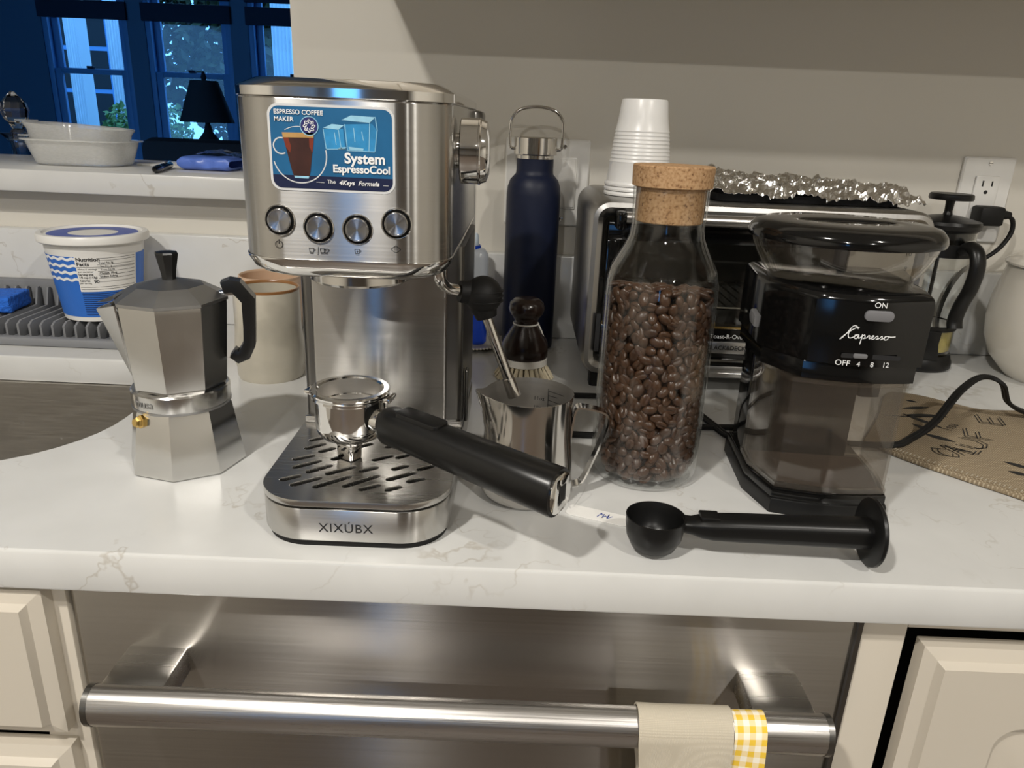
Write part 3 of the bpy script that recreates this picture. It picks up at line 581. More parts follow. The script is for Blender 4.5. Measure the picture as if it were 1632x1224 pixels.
sflat('coffee_glow', 'coffred', 5, [(-.0302, .0062), (-.0270, .0060), (-.0255, .0010), (-.0262, -.0030), (-.0288, .0005)], [(-.0140, .0062), (-.0110, .0062), (-.0122, -.0025), (-.0140, .0010)])
sflat('crema', 'crema', 6, [(-.0307, .0090), (-.0107, .0093), (-.0112, .0064), (-.0302, .0060)])
sflat('cup_handle', 'stickgrey', 3, *ringp(-.0317, .0010, .0052, .0008, 75, 300, 24))
sflat('cup_base', 'icepale', 5, [(-.0245, -.0168), (-.0150, -.0168), (-.0154, -.0182), (-.0240, -.0182)])
sflat('snow_badge', 'snow', 6, [(-.0135 + .0055 * math.cos(2 * PI * k / 32), .0133 + .0055 * math.sin(2 * PI * k / 32)) for k in range(32)])
sflat('badge_ring', 'icepale', 7, *ringp(-.0135, .0133, .0058, .0005))
bm = B()
for k in range(8):
    a = 2 * PI * k / 8; d = Vector((math.cos(a), math.sin(a))); n = Vector((-d.y, d.x)); c = Vector((-.0135, .0133))
    for s in (-1, 1): stroke(bm, [tuple(c + d * .0026 + n * s * .0009), tuple(c + d * .0040), ], .0005, SX(8))
    stroke(bm, [tuple(c + d * .0016), tuple(c + d * .0027 + n * .0005)], .0005, SX(8))
obj('snowflake', bm, 'inkwhite', st, 0, False)
def stext(s, size, x, y, m='inkwhite', **k): return text(s, size, m, st, SX(9) @ Matrix.Translation((x, y, 0)), extr=.00003, **k)
stext('ESPRESSO COFFEE', .0038, -.0352, .0210, align='LEFT', bold=.00005); stext('MAKER', .0038, -.0352, .0168, align='LEFT', bold=.00005)
stext('System', .0088, .0206, -.0052, bold=.00028, space=1.02); stext('EspressoCool', .0066, .0183, -.0117, bold=.00018, space=.98)
stext('The', .0034, -.0010, -.0197, bold=.00002); stext('4Keys  Formula', .0038, .0165, -.0201, shear=.3, bold=.00010, space=1.05)
sflat('dash', 'stickgrey', 9, [(-.0105, -.0201), (-.0055, -.0202), (-.0055, -.0205), (-.0105, -.0203)], [(.0318, -.0206), (.0352, -.0207), (.0352, -.0210), (.0318, -.0209)])
# steam knob on the right flank
bm = B(); lathe(bm, [(.012, -.004), (.012, .003), (.0215, .0032), (.0224, .0040), (.0224, .0165), (.0205, .0215), (.0150, .0235), (0, .0240)], 56, Matrix.Translation((.068, .076, .2795)) @ AXX); kn = obj('steam_knob', bm, 'chrome', em, 40)
bm = B(); lathe(bm, [(.0222, .0155), (.0227, .0160), (.0227, .0170), (.0218, .0180)], 56, Matrix.Translation((.068, .076, .2795)) @ AXX); obj('grip_ring', bm, 'steelp', kn)
# steam wand: metal elbow, rubber ball grip, straight tube, nozzle
wd = B(); tube(wd, curve([(.056, .078, .200), (.0565, .080, .187), (.062, .090, .178), (.074, .100, .1735), (.084, .104, .1715)]), .0045, 14); wnd = obj('steam_wand', wd, 'steelp', em, 60)
bm = B(); bmesh.ops.create_uvsphere(bm, u_segments=24, v_segments=14, radius=.0152, matrix=Matrix.Translation((.0885, .104, .1705))); tube(bm, [(.070, .0995, .1735), (.080, .103, .172)], [.0085, .0105], 16); tube(bm, [(.087, .104, .168), (.0915, .104, .1525)], [.0125, .0085], 16); grip = obj('wand_grip', bm, 'blackr', wnd, 50)
for k, dz_ in enumerate((-.004, .000, .004, .008)):
    bm = B(); c = Vector((.0885, .104, .1705)); tube(bm, [c + Vector((.0153 * math.cos(a), -.0153 * math.sin(a) * math.cos(.4) , dz_)) * (1 if abs(dz_) < .006 else .93) for a in [R(-10 + 125 * j / 10) for j in range(11)]], .0007, 6); obj('grip_rib', bm, 'blackr', wnd, 50) if k < 3 else bm.free()
bm = B(); tube(bm, [(.0905, .104, .156), (.1110, .104, .101)], .0042, 14); tube(bm, [(.1105, .104, .102), (.1165, .104, .0865)], [.0050, .0056], 14); obj('wand_tube', bm, 'steelp', wnd, 50)
# water tank at the rear
bm = B(); loft(bm, [[(p[0], p[1], z) for p in rrect(.128 - 2 * d, .052 - 2 * d, .012, 6, .004, .3235)] for z, d in ((.006, 0), (.290, 0), (.290, .002), (.009, .002))]); obj('water_tank', bm, 'tank', em, 40)
part('tank_lid', 'darksteel', em, lambda bm: prism(bm, rrect(.142, .060, .010, 6, .004, .3245), .2905, .3095, .004))

# ================================================================ portafilter resting on the tray
pf = thing('portafilter', 'chrome portafilter with black handle resting on the drip tray', 'portafilter', (-.1262, .548, .0387), R(-31))
bm = B(); lathe(bm, [(0, .0205), (.016, .0205), (.0235, .0225), (.0265, .0265), (.0276, .0320), (.0282, .0450), (.0285, .0535), (.0300, .0545), (.0300, .0565), (.0275, .0585), (.0258, .0585), (.0255, .034), (0, .031)], 48); obj('filter_holder', bm, 'chrome', pf, 40)
bm = B(); lathe(bm, [(.0258, .0570), (.0308, .0585), (.0312, .0600), (.0300, .0612), (.0262, .0612), (.0250, .0600)], 48); fb = obj('filter_basket', bm, 'chrome', pf, 40)
bm = B(); lathe(bm, [(.0250, .0600), (.0240, .0385), (.0200, .0352), (0, .0350)], 48); obj('basket_wall', bm, 'innersteel', fb, 40)
bm = B(); lathe(bm, [(.0243, .0465), (.0236, .0472), (.0243, .0479)], 40); obj('basket_rib', bm, 'chrome', fb)
for a in (R(20), R(200)):
    bm = B(); box(bm, (.0322, 0, .0560), (.007, .016, .0040), .0012, 2, Matrix.Rotation(a, 4, 'Z')); obj('locking_lug', bm, 'chrome', pf)
bm = B(); lathe(bm, [(.0105, .0215), (.0100, .0150), (.0060, .0130), (0, .0130)], 24); prism(bm, rrect(.0170, .0140, .003, 4, -.004, .001), .0003, .0165, .001, .0008); sp = obj('spout', bm, 'chrome', pf)
bm = B(); tube(bm, [(.024, 0, .040), (.040, 0, .0395)], [.0095, .0085], 16); obj('neck', bm, 'chrome', pf)
def hsec(s):  # flattened round handle section
    P = []
    for k in range(28):
        a = 2 * PI * k / 28; c_, s_ = math.cos(a), math.sin(a); P.append((.0145 * s * math.copysign(abs(c_) ** .8, c_), .0148 * s * math.copysign(abs(s_) ** .85, s_)))
    return P
bm = B(); ax = [(.036, .86, .0395), (.040, .98, .0392), (.055, 1.0, .0385), (.10, 1.04, .0345), (.15, 1.10, .0300), (.186, 1.15, .0270), (.1875, 1.12, .0269)]
rings = []
for x, s, z in ax: rings.append([(x, u, z + v) for u, v in hsec(s)])
loft(bm, rings); hdl = obj('handle', bm, 'soft', pf, 45)
bm = B(); prism(bm, rrect(.040, .017, .004, 5, .070, 0), 0, .0040, .001, X=Matrix.Translation((0, 0, .0512)) @ Matrix.Rotation(R(4), 4, 'Y') @ Matrix.Translation((0, 0, .0035))); obj('thumb_guard', bm, 'blackm', hdl)
bm = B(); loft(bm, [[(x, u, .0269 + v) for u, v in hsec(s)] for x, s in ((.1872, .98), (.1890, .98), (.1898, .90))]); obj('end_cap', bm, 'chrome', hdl, 40)
bm = B(); box(bm, (.1900, .001, .0269), (.0006, .008, .012), .0002); obj('cap_mark', bm, 'ink', hdl)

# ================================================================ milk pitcher, swing tag
mp = thing('milk_pitcher', 'polished steel milk frothing pitcher under the steam wand', 'pitcher', (.0150, .5775, 0))
def pring(r, z, lip, n=56):
    P = []
    for k in range(n):
        a = 2 * PI * k / n; d = (a - R(200) + PI) % (2 * PI) - PI
        f = math.exp(-(d / .30) ** 2) * lip; P.append(((r + f * .010) * math.cos(a), (r + f * .010) * math.sin(a), z + f * .005))
    return P
bm = B(); loft(bm, [pring(r, z, l) for r, z, l in ((.030, .0008, 0), (.0355, .0015, 0), (.0385, .006, 0), (.0392, .012, 0), (.0382, .030, 0), (.0362, .060, .1), (.0360, .078, .55), (.0366, .0915, 1), (.0362, .0918, 1))], True, False); obj('body', bm, 'steelp', mp, 50)
bm = B(); loft(bm, [pring(r, z, l) for r, z, l in ((.0362, .0918, 1), (.0356, .078, .55), (.0358, .060, .1), (.0378, .030, 0), (.0380, .010, 0), (.034, .0040, 0))], False, True); obj('inner_wall', bm, 'innersteel', mp, 50)
bm = B(); HS = [(-.0055, -.0008), (.0055, -.0008), (.0055, .0008), (-.0055, .0008)]
sweep(bm, curve([(.0355, 0, .050), (.0372, 0, .070), (.0395, 0, .0790), (.046, 0, .0800), (.0600, 0, .0770), (.0655, 0, .0725), (.0650, 0, .062), (.0570, 0, .036), (.0480, 0, .0130), (.0400, 0, .0085)], 5), HS, Matrix.Rotation(R(2), 4, 'Z')); obj('handle', bm, 'steelp', mp, 40)
def inner(u, v): a = R(62) - u / .0352; return Vector((.0352 * math.cos(a), .0352 * math.sin(a), v))
bm = B()
for k in range(9):
    z = .048 + k * .0042; L_ = .010 if k % 2 else .018
    bm.faces.new([bm.verts.new(inner(u, z + dz_)) for u, dz_ in ((0, 0), (L_, 0), (L_, .0005), (0, .0005))])
bm.faces.new([bm.verts.new(inner(u, z)) for u, z in ((0, .046), (.0006, .046), (.0006, .084), (0, .084))]); obj('scale_marks', bm, 'ink', mp, 0, False)
for s, z in (('11oz', .0735), ('10oz', .0650)): text(s, .0050, 'ink', mp, None, fn=lambda co, z=z: inner(co.x - .008, z + co.y), extr=0)
tg = thing('swing_tag', 'small white card tag with blue writing lying behind the black scoop', 'tag', (.0745, .540, .0003), R(-21))
part('card', 'paper', tg, lambda bm: prism(bm, rrect(.052, .017, .004, 5), 0, .0007)); bm = B(); X = Matrix.Translation((0.0, 0, .0008))
stroke(bm, [(.000, -.003), (.002, .004), (.003, .001), (.0045, .003), (.004, -.003), (.006, .001), (.0075, -.001), (.0085, .004), (.008, -.003), (.0100, .000), (.0115, .002)], .0007, X); obj('handwriting', bm, 'inkblue', tg, 0, False)
bm = B(); tube(bm, curve([(-.024, 0, .0012), (-.030, .006, .012), (-.026, .014, .022), (-.018, .022, .012), (-.022, .004, .0014)]), .0005, 6); obj('loop', bm, 'film', tg)

# ================================================================ moka pot
mk = thing('moka_pot', 'faceted aluminium stovetop moka pot with black handle', 'moka pot', (-.2905, .615, 0)); mk.scale = (.925, .925, 1)
def octr(r, z, rot=R(8), n=8, ox=0): return [(ox + r * math.cos(rot + 2 * PI * k / n), r * math.sin(rot + 2 * PI * k / n), z) for k in range(n)]
bm = B(); loft(bm, [octr(r, z) for r, z in ((.0515, 0), (.0535, .0015), (.0535, .004), (.0450, .0555), (.0430, .0590))]); obj('boiler', bm, 'alu', mk, 20)
bm = B(); lathe(bm, [(.038, .058), (.0435, .0585), (.0438, .0600), (.0438, .0720), (.0425, .0735), (.038, .0735)], 48); co = obj('collar', bm, 'alu', mk)
bm = B(); lathe(bm, [(.0425, .0565), (.0440, .0570), (.0442, .0590), (.0425, .0595)], 48); obj('gasket_line', bm, 'alud', mk)
text('imusa', .0098, 'alud', co, None, fn=lambda c: Vector(((.0441 + c.z) * math.sin(c.x / .0441 - .42), -(.0441 + c.z) * math.cos(c.x / .0441 - .42), .0660 + c.y)), bold=.0001)
SA = R(196)
def upper(r, z, sp=0):
    P = []
    for x, y, zz in octr(r, z): P.append(Vector((x, y, zz)))
    return P
bm = B(); loft(bm, [octr(r, z) for r, z in ((.0405, .0735), (.0425, .0765), (.0485, .1440), (.0485, .1480), (.0470, .1480), (.0415, .080))]); obj('upper_chamber', bm, 'alu', mk, 20)
d = Vector((math.cos(SA), math.sin(SA), 0)); n_ = Vector((-d.y, d.x, 0))
bm = B(); tip = d * .0620 + Vector((0, 0, .1405)); rt = [d * .0445 + n_ * .0185 + Vector((0, 0, .1470)), d * .0445 - n_ * .0185 + Vector((0, 0, .1470))]; low = d * .0415 + Vector((0, 0, .0820))
vs = [bm.verts.new(p) for p in (rt[0], tip + n_ * .003 + Vector((0, 0, .001)), tip - n_ * .003 + Vector((0, 0, .001)), rt[1], low)]
for f in ((0, 1, 4), (1, 2, 4), (2, 3, 4)): bm.faces.new([vs[i] for i in f])
bmesh.ops.recalc_face_normals(bm, faces=bm.faces[:]); bmesh.ops.solidify(bm, geom=bm.faces[:], thickness=.0015); obj('pouring_spout', bm, 'alu', mk, 20)
bm = B(); loft(bm, [octr(r, z) for r, z in ((.0485, .1481), (.0500, .1486), (.0500, .1510), (.030, .1610), (.010, .1655), (.0085, .1655))]); ld_ = obj('lid', bm, 'alud', mk, 12)
bm = B(); v = [d * .047 + n_ * .016 + Vector((0, 0, .1505)), d * .0625 + Vector((0, 0, .1465)), d * .047 - n_ * .016 + Vector((0, 0, .1505)), d * .036 + Vector((0, 0, .1570))]; f = bm.faces.new([bm.verts.new(p) for p in v]); bmesh.ops.solidify(bm, geom=[f], thickness=.0018); obj('spout_cover', bm, 'alud', ld_, 12)
bm = B(); loft(bm, [octr(r, z) for r, z in ((.0062, .1650), (.0066, .1700), (.0102, .1865), (.0095, .1880), (.004, .1885))]); obj('knob', bm, 'bakelite', mk, 20)
h = Matrix.Rotation(SA - PI, 4, 'Z'); bm = B(); box(bm, (.050, 0, .1530), (.018, .013, .004), .001, 2, h); hg = obj('hinge', bm, 'alu', mk)
bm = B(); sec = [(-.0075, -.0050), (.0075, -.0050), (.0085, 0), (.0075, .0050), (-.0075, .0050), (-.0085, 0)]
sweep(bm, [(.045, 0, .1580), (.052, 0, .1600), (.0570, 0, .1590), (.0670, 0, .1470), (.0660, 0, .1220), (.0650, 0, .1080), (.0600, 0, .0990), (.0540, 0, .0960), (.0490, 0, .1000)], sec, h, scale=[1.0, 1.1, 1.2, 1.25, 1.1, 1.1, 1.15, 1.05, .9]); obj('handle', bm, 'bakelite', mk, 25)
va = Matrix.Rotation(R(241), 4, 'Z') @ Matrix.Translation((.0435, 0, .0500)) @ Matrix.Rotation(R(82), 4, 'Y')
bm = B(); lathe(bm, [(.0060, -.002), (.0060, .003), (.0048, .0035), (.0048, .006), (.0035, .0072), (.0035, .0085), (0, .0085)], 6, va); obj('safety_valve', bm, 'brass', mk, 20)

# ================================================================ corked jar of coffee beans
JX, JY = .1240, .6300
jr = thing('glass_jar', 'tall clear glass bottle jar filled with coffee beans', 'jar', (JX, JY, 0))
bm = B(); lathe(bm, [(0, .0005), (.040, .0005), (.0455, .003), (.0482, .010), (.0485, .020), (.0480, .100), (.0477, .165), (.0470, .178), (.0440, .190), (.0340, .2085), (.0310, .2160), (.0302, .225), (.0308, .2520), (.0312, .2545), (.0300, .2552), (.0290, .2545), (.0280, .225), (.0288, .2160), (.0318, .2075), (.0418, .1890), (.0448, .1775), (.0455, .165), (.0458, .100), (.0463, .020), (.0455, .012), (.040, .0075), (0, .0065)], 72); obj('vessel', bm, 'glass', jr, 60)
ck = thing('cork_stopper', 'pale brown cork stopper in the neck of the bean jar', 'stopper', (JX, JY, .2275))
bm = B(); lathe(bm, [(0, 0), (.0272, 0), (.0278, .0008), (.0284, .0270), (.0325, .0285), (.0330, .0440), (.0322, .0450), (0, .0460)], 56); obj('cork', bm, 'cork', ck)
def bean_mesh():
    bm = B(); bmesh.ops.create_uvsphere(bm, u_segments=12, v_segments=8, radius=1)
    for v in bm.verts:
        x, y, z = v.co
        if z > 0: z *= .40; g = math.exp(-(y / .16) ** 2) * max(0, 1 - abs(x) ** 3); z -= .22 * g
        else: z *= .72
        v.co = (x * .0057, y * .0041, z * .0043)
    me = bpy.data.meshes.new('coffee_bean'); bm.to_mesh(me); bm.free(); finish(me, 70); return me
bean_a = bean_mesh(); bean_a.materials.append(M['bean']); bean_b = bean_mesh(); bean_b.materials.append(M['beand'])
rnd = random.Random(21); spots = []
def orient(nrm, flip):
    n = (nrm + Vector((rnd.uniform(-.55, .55), rnd.uniform(-.55, .55), rnd.uniform(-.55, .55)))).normalized(); n = -n if flip else n
    t = n.orthogonal().normalized(); t = Matrix.Rotation(rnd.uniform(0, 2 * PI), 3, n) @ t; b = n.cross(t)
    return Matrix((t, b, n)).transposed().to_4x4()
row = 0; z = .0115
while z < .172:
    nc = 27
    for k in range(nc):
        a = 2 * PI * (k + .5 * (row % 2) + rnd.uniform(-.22, .22)) / nc; nrm = Vector((math.cos(a), math.sin(a), 0))
        top = .1665 - .006 * math.cos(a - 1.2)
        if z < top: spots.append((nrm * (.0413 - (.0035 if z < .013 else 0)) + Vector((0, 0, z + rnd.uniform(-.0014, .0014))), nrm, rnd.random() < .55))
    z += .0072; row += 1
for k in range(75):
    r = .040 * math.sqrt((k + .5) / 75); a = k * 2.39996; spots.append((Vector((r * math.cos(a), r * math.sin(a), .1705 - .006 * math.cos(a - 1.2) * r / .04 + rnd.uniform(-.0015, .0015))), Vector((0, 0, 1)), rnd.random() < .5))
inner_s = []
for rr, nc in ((.0345, 22), (.0275, 17)):
    z = .0125
    while z < .166:
        for k in range(nc):
            a = 2 * PI * (k + rnd.random() * .8) / nc; nrm = Vector((math.cos(a), math.sin(a), 0)); inner_s.append((nrm * rr + Vector((0, 0, z + rnd.uniform(-.002, .002))), nrm, rnd.random() < .5))
        z += .0078
vd = Vector((-JX, -JY, .12)).normalized()
spots.sort(key=lambda s: -(s[1].dot(vd) + (.25 if s[1].z > .5 and s[0].dot(vd) > -.03 else 0)))
for i, (p, nrm, fl) in enumerate(spots[:300]):
    o = bpy.data.objects.new('coffee_bean', bean_a if rnd.random() < .7 else bean_b); C.objects.link(o); s = rnd.uniform(1.02, 1.24)
    o.matrix_world = Matrix.Translation(Vector((JX, JY, 0)) + p) @ orient(nrm, fl) @ Matrix.Scale(s, 4)
    tag(o, 'dark roasted coffee bean inside the corked glass jar', 'coffee bean', 'roasted beans in the glass jar')
bm = B()
for p, nrm, fl in spots[300:] + inner_s:
    k0 = len(bm.verts); bm.from_mesh(bean_a); bm.verts.ensure_lookup_table(); X = Matrix.Translation(p) @ orient(nrm, fl)
    for v in bm.verts[k0:]: v.co = X @ v.co
o = obj('coffee_bean_heap', bm, 'beand', None, 70, loc=(JX, JY, 0)); tag(o, 'heap of dark roasted beans filling the middle of the glass jar', 'coffee beans', kind='stuff')

# ================================================================ burr grinder
gr = thing('coffee_grinder', 'glossy black burr grinder with clear hopper and clear grounds box', 'coffee grinder', (.2665, .6180, 0), R(-4))
def gout(w, f, b, chx, chy, bulge, r=.006, n=10, rch=None):
    """outline: flat back, chamfered front corners, bulging front"""
    rch = chx if rch is None else rch
    P = [(w, b), (-w, b), (-w, f + chy)]
    for k in range(n + 1):
        t = k / n; x = (-w + chx) + (2 * w - chx - rch) * t; P.append((x, f - bulge * math.sin(PI * t)))
    P.append((w, f + chy * .8)); return P
bm = B(); prism(bm, gout(.0570, -.062, .062, .014, .042, .006, rch=.006), 0, .0135, .002); obj('base', bm, 'blackm', gr, 30)
bm = B(); prism(bm, gout(.0555, -.060, .060, .013, .040, .006, rch=.006), .0135, .0220, .002); obj('base_rim', bm, 'blackg', gr, 30)
bm = B(); box(bm, (-.006, .036, .072), (.094, .046, .104), .004); obj('rear_column', bm, 'blackg', gr)
bm = B(); prism(bm, gout(.0585, -.058, .060, .024, .036, .007, rch=.007), .1190, .1330, .001); obj('lower_collar', bm, 'blackg', gr, 30)
bm = B(); OUT = gout(.0610, -.060, .062, .028, .040, .008, rch=.007)
prism(bm, OUT, .1332, .1900, .008, seg=5); up = obj('motor_housing', bm, 'blackg', gr, 35)
# clear grounds box: hollow shell with its own floor
bm = B(); o1 = gout(.0530, -.057, .012, .013, .040, .006, rch=.005); o2 = inset(o1, .0018)
loft(bm, [[(p[0], p[1], z) for p in q] for q, z in ((o1, .0222), (o1, .1185), (o2, .1185), (o2, .0245))]); gb = obj('grounds_box', bm, 'contain', gr, 30)
bm = B(); o3 = inset(o1, -.0012); loft(bm, [[(p[0], p[1], z) for p in q] for q, z in ((o3, .1150), (o3, .1185), (o2, .1185), (o2, .1150))], loop=True); obj('box_rim', bm, 'contain', gb, 30)
bm = B(); loft(bm, [[(p[0], p[1], z) for p in q] for q, z in ((o3, .0222), (o3, .0262), (o2, .0262), (o2, .0222))], loop=True); obj('box_foot', bm, 'contain', gb, 30)
bm = B(); poly(bm, inset(o1, .004), .0252); obj('coffee_dust', bm, 'grounds', gb, 0)
# button, slider, lettering on the bulged front
def gface(x, z): t = (x + .0330) / .087; return -.060 - .008 * math.sin(PI * min(1, max(0, t)))
def gwrap(x0, z0): return lambda c: Vector((c.x + x0, gface(c.x + x0, 0) - .0002 - max(0, c.z), c.y + z0))
bm = B(); prism(bm, rrect(.0215, .0082, .0038, 6), 0, .0020, .0008, X=at(.0115, gface(.0115, 0) + .0002, .1735)); obj('on_button', bm, 'greybtn', gr)
bm = B(); prism(bm, rrect(.044, .0036, .001, 3), 0, .0004, X=at(.0115, gface(.0115, 0) + .0005, .1413)); sg = obj('timer_slot', bm, 'ink', gr)
bm = B(); prism(bm, rrect(.0105, .0036, .0014, 4), 0, .0020, .0006, X=at(.0035, gface(.0035, 0) + .0002, .1416)); obj('timer_slider', bm, 'greyp', gr)
for s, x, z, sz in (('ON', .0115, .1815, .0060), ('OFF', -.0080, .1348, .0062), ('4', .0035, .1348, .0056), ('8', .0135, .1350, .0056), ('12', .0240, .1352, .0056)): text(s, sz, 'inkwhite', gr, None, fn=gwrap(x, z), extr=0)
SC = [[(1.4, 1.9), (1.1, 2.3), (.6, 2.2), (0, 1.2), (-.5, .4), (-.9, .0)], [(-.9, .0), (-.2, .9), (.9, 1.9), (1.5, 2.1)], [(.35, 1.7), (.15, .9), (.35, .35), (.9, .5), (1.5, .95)], [(1.5, .95), (1.15, .85), (1.1, .4), (1.45, .35), (1.65, .95), (1.7, .4), (2.05, .65), (2.2, 1.0), (2.05, -.5)], [(2.15, .7), (2.5, 1.0), (2.6, .6), (2.35, .4), (2.9, .6), (3.1, .95), (3.3, .85), (3.25, .45), (3.6, .6), (3.9, .9), (3.7, .95), (3.6, .5), (3.95, .45), (4.4, .95), (4.55, .6), (4.3, .4), (4.8, .6), (5.1, .95), (5.2, .6), (5.0, .4), (5.4, .6), (5.8, .95), (5.55, .8), (5.6, .4), (6.0, .45), (6.15, .85), (5.85, .95), (6.5, .85), (7.2, .9)]]
bm = B()
for s in SC:
    pts = [tuple(p)[:2] for p in curve([(a, b, 0) for a, b in s], 5)]
    for (ax_, az), (bx_, bz) in zip(pts, pts[1:]):
        k = .0049; P = capsule(-.0085 + ax_ * k, .1535 + az * k, -.0085 + bx_ * k, .1535 + bz * k, .00033, 3); bm.faces.new([bm.verts.new((p[0], gface(p[0], 0) - .00025, p[1])) for p in P])
obj('script_logo', bm, 'inkwhite', gr, 0, False)
bm = B(); prism(bm, [(-.010, -.004), (.008, -.006), (.011, .000), (.006, .005), (-.008, .006)], 0, .006, .002, X=Matrix.Translation((-.0600, -.004, .152)) @ Matrix.Rotation(R(-90), 4, 'Y') @ Matrix.Rotation(R(90), 4, 'Z')); obj('grind_lever', bm, 'greyp', gr)
bm = B(); lathe(bm, [(.0540, .1930), (.0600, .2000), (.0660, .2090), (.0708, .2190), (.0730, .2270), (.0738, .2285), (.0715, .2285), (.0690, .2195), (.0640, .2095), (.0580, .2010), (.0520, .1940)], 64, Matrix.Diagonal((1, .94, 1, 1)));
for v in bm.verts: v.co.z = .1905 + (v.co.z - .1955) * 1.03
hp = obj('hopper', bm, 'hopper', gr, 60, loc=(0, .002, 0))
bm = B(); lathe(bm, [(.0735, .2205), (.0755, .2212), (.0762, .2240), (.0748, .2290), (.0705, .2332), (.0640, .2349), (.0450, .2352)], 64, Matrix.Diagonal((1, .95, 1, 1)))
DP = Matrix.Diagonal((1, .50, 1, 1)); n = 64
a_ = [v for v in bm.verts if abs(v.co.z - .2352) < 1e-6]
a_.sort(key=lambda v: math.atan2(v.co.y, v.co.x)); rows = [a_]
for r, z, sq in ((.0400, .2351, .46), (.0385, .2348, .42), (.0372, .2340, .40), (.0350, .2280, .36), (.0310, .2270, .34)): rows.append([bm.verts.new((r * math.cos(math.atan2(v.co.y / .95, v.co.x)), r * sq * math.sin(math.atan2(v.co.y / .95, v.co.x)), z)) for v in a_])
for p, q in zip(rows, rows[1:]):
    for k in range(n): bm.faces.new((p[k], p[(k + 1) % n], q[(k + 1) % n], q[k]))
bm.faces.new(rows[-1]); hl = obj('hopper_lid', bm, 'blackg', gr, 40, loc=(0, .002, 0))
bm = B(); box(bm, (0, .0015, .2305), (.068, .0045, .0075), .002); obj('lid_grip', bm, 'blackg', hl)
# grinder cord and oven cord lying on the counter
FL = [(-.0042, -.0012), (-.0030, -.0022), (-.0012, -.0022), (0, -.0014), (.0012, -.0022), (.0030, -.0022), (.0042, -.0012), (.0042, .0012), (.0030, .0022), (.0012, .0022), (0, .0014), (-.0012, .0022), (-.0030, .0022), (-.0042, .0012)]
bm = B(); sweep(bm, curve([(.296, .690, .012), (.330, .700, .006), (.385, .694, .0088), (.412, .712, .009), (.442, .728, .022), (.478, .756, .048), (.512, .778, .058), (.534, .776, .052), (.558, .790, .024), (.600, .800, .0085), (.660, .815, .0075), (.72, .835, .0075)], 6), FL); tag(obj('grinder_cord', bm, 'blackr', None, 50), 'black power cord arching over the burlap bag beside the grinder', 'cord')
bm = B(); sweep(bm, curve([(.252, .692, .003), (.226, .712, .003), (.215, .750, .003), (.198, .795, .003), (.150, .815, .003), (.085, .818, .003), (.030, .810, .003), (.000, .770, .003), (.010, .715, .003), (.060, .702, .003), (.120, .706, .003), (.185, .732, .003), (.235, .738, .003), (.30, .745, .003), (.34, .79, .003), (.35, .90, .003)], 6), FL); tag(obj('appliance_cord', bm, 'blackr', None, 50), 'flat black cord looping on the counter behind the bean jar', 'cord')

# ================================================================ black coffee scoop with tamper end
sc = thing('coffee_scoop', 'black plastic coffee scoop with a flat tamper disc on its end', 'scoop', (.1105, .4905, 0), R(-1.5))
bm = B(); lathe(bm, [(0, .0010), (.0100, .0012), (.0165, .0055), (.0205, .0140), (.0218, .0230), (.0221, .0300), (.0212, .0302), (.0195, .0230), (.0180, .0150), (.0140, .0080), (.0085, .0050), (0, .0045)], 44); obj('bowl', bm, 'blackm', sc, 50)
def ssec(w, h, z, x): return [(x, u, z + v) for u, v in rrect(w, h, min(w, h) * .35, 5)]
bm = B(); loft(bm, [ssec(w, h, z, x) for x, w, h, z in ((.0200, .016, .009, .0245), (.027, .015, .011, .0235), (.034, .018, .0155, .0232), (.042, .0205, .0172, .0232), (.060, .021, .0185, .0235), (.100, .021, .0195, .0240), (.1555, .023, .0210, .0250))]); obj('handle', bm, 'blackm', sc, 40)
bm = B(); box(bm, (.039, 0, .0318), (.014, .013, .0035), .0012); obj('thumb_rest', bm, 'blackm', sc)
bm = B(); lathe(bm, [(0, -.002), (.0240, -.002), (.0255, -.001), (.0257, .0012), (.0250, .0022), (0, .0022)], 56, Matrix.Translation((.1575, 0, .0257)) @ AXX); obj('tamper_disc', bm, 'blackm', sc, 40)

# ================================================================ toaster oven with things on it
OX, OY = .2720, .8500
to = thing('toaster_oven', 'stainless steel toaster oven with glass door behind the bean jar', 'toaster oven', (OX, OY, 0))
for x in (-.165, .165):
    for y in (.025, .195):
        bm = B(); prism(bm, rrect(.026, .026, .005, 4, x, y), 0, .021); obj('foot', bm, 'blackr', to)
bm = B(); oo = rrect(.384, .2030, .022, 8); oi = rrect(.350, .166, .008, 8)
def oring(P, y, z0=.1225): return [(p[0], y, z0 + p[1]) for p in P]
loft(bm, [oring(oi, .004), oring(inset(oo, .014), -.004), oring(inset(oo, .008), -.0075), oring(inset(oo, .003), -.006), oring(oo, .0), oring(oo, .205), oring(inset(oo, .012), .212)], False, True); obj('shell', bm, 'ovensteel', to, 30)
bm = B(); loft(bm, [oring(oi, .004), oring(oi, .19)], False, True); obj('cavity', bm, 'ovenin', to, 30)
bm = B(); box(bm, (.1375, -.001, .1225), (.074, .010, .166), .002); cp = obj('control_panel', bm, 'dial', to)
for k, s in enumerate(('12', '10', '9', '8', '7')): text(s, .0075, 'ink', cp, at(.1660, -.0064, .195 - k * .017), extr=0)
dr = B()
for x0, x1, z0, z1 in ((-.172, .098, .1800, .2000), (-.172, .098, .046, .083), (-.172, -.158, .083, .180), (.086, .098, .083, .180)): box(dr, ((x0 + x1) / 2, -.002, (z0 + z1) / 2), (x1 - x0, .010, z1 - z0), .001)
door = obj('door', dr, 'blackg', to); pbox('door_glass', -.158, .086, -.003, .001, .083, .180, 'ovglass', door)
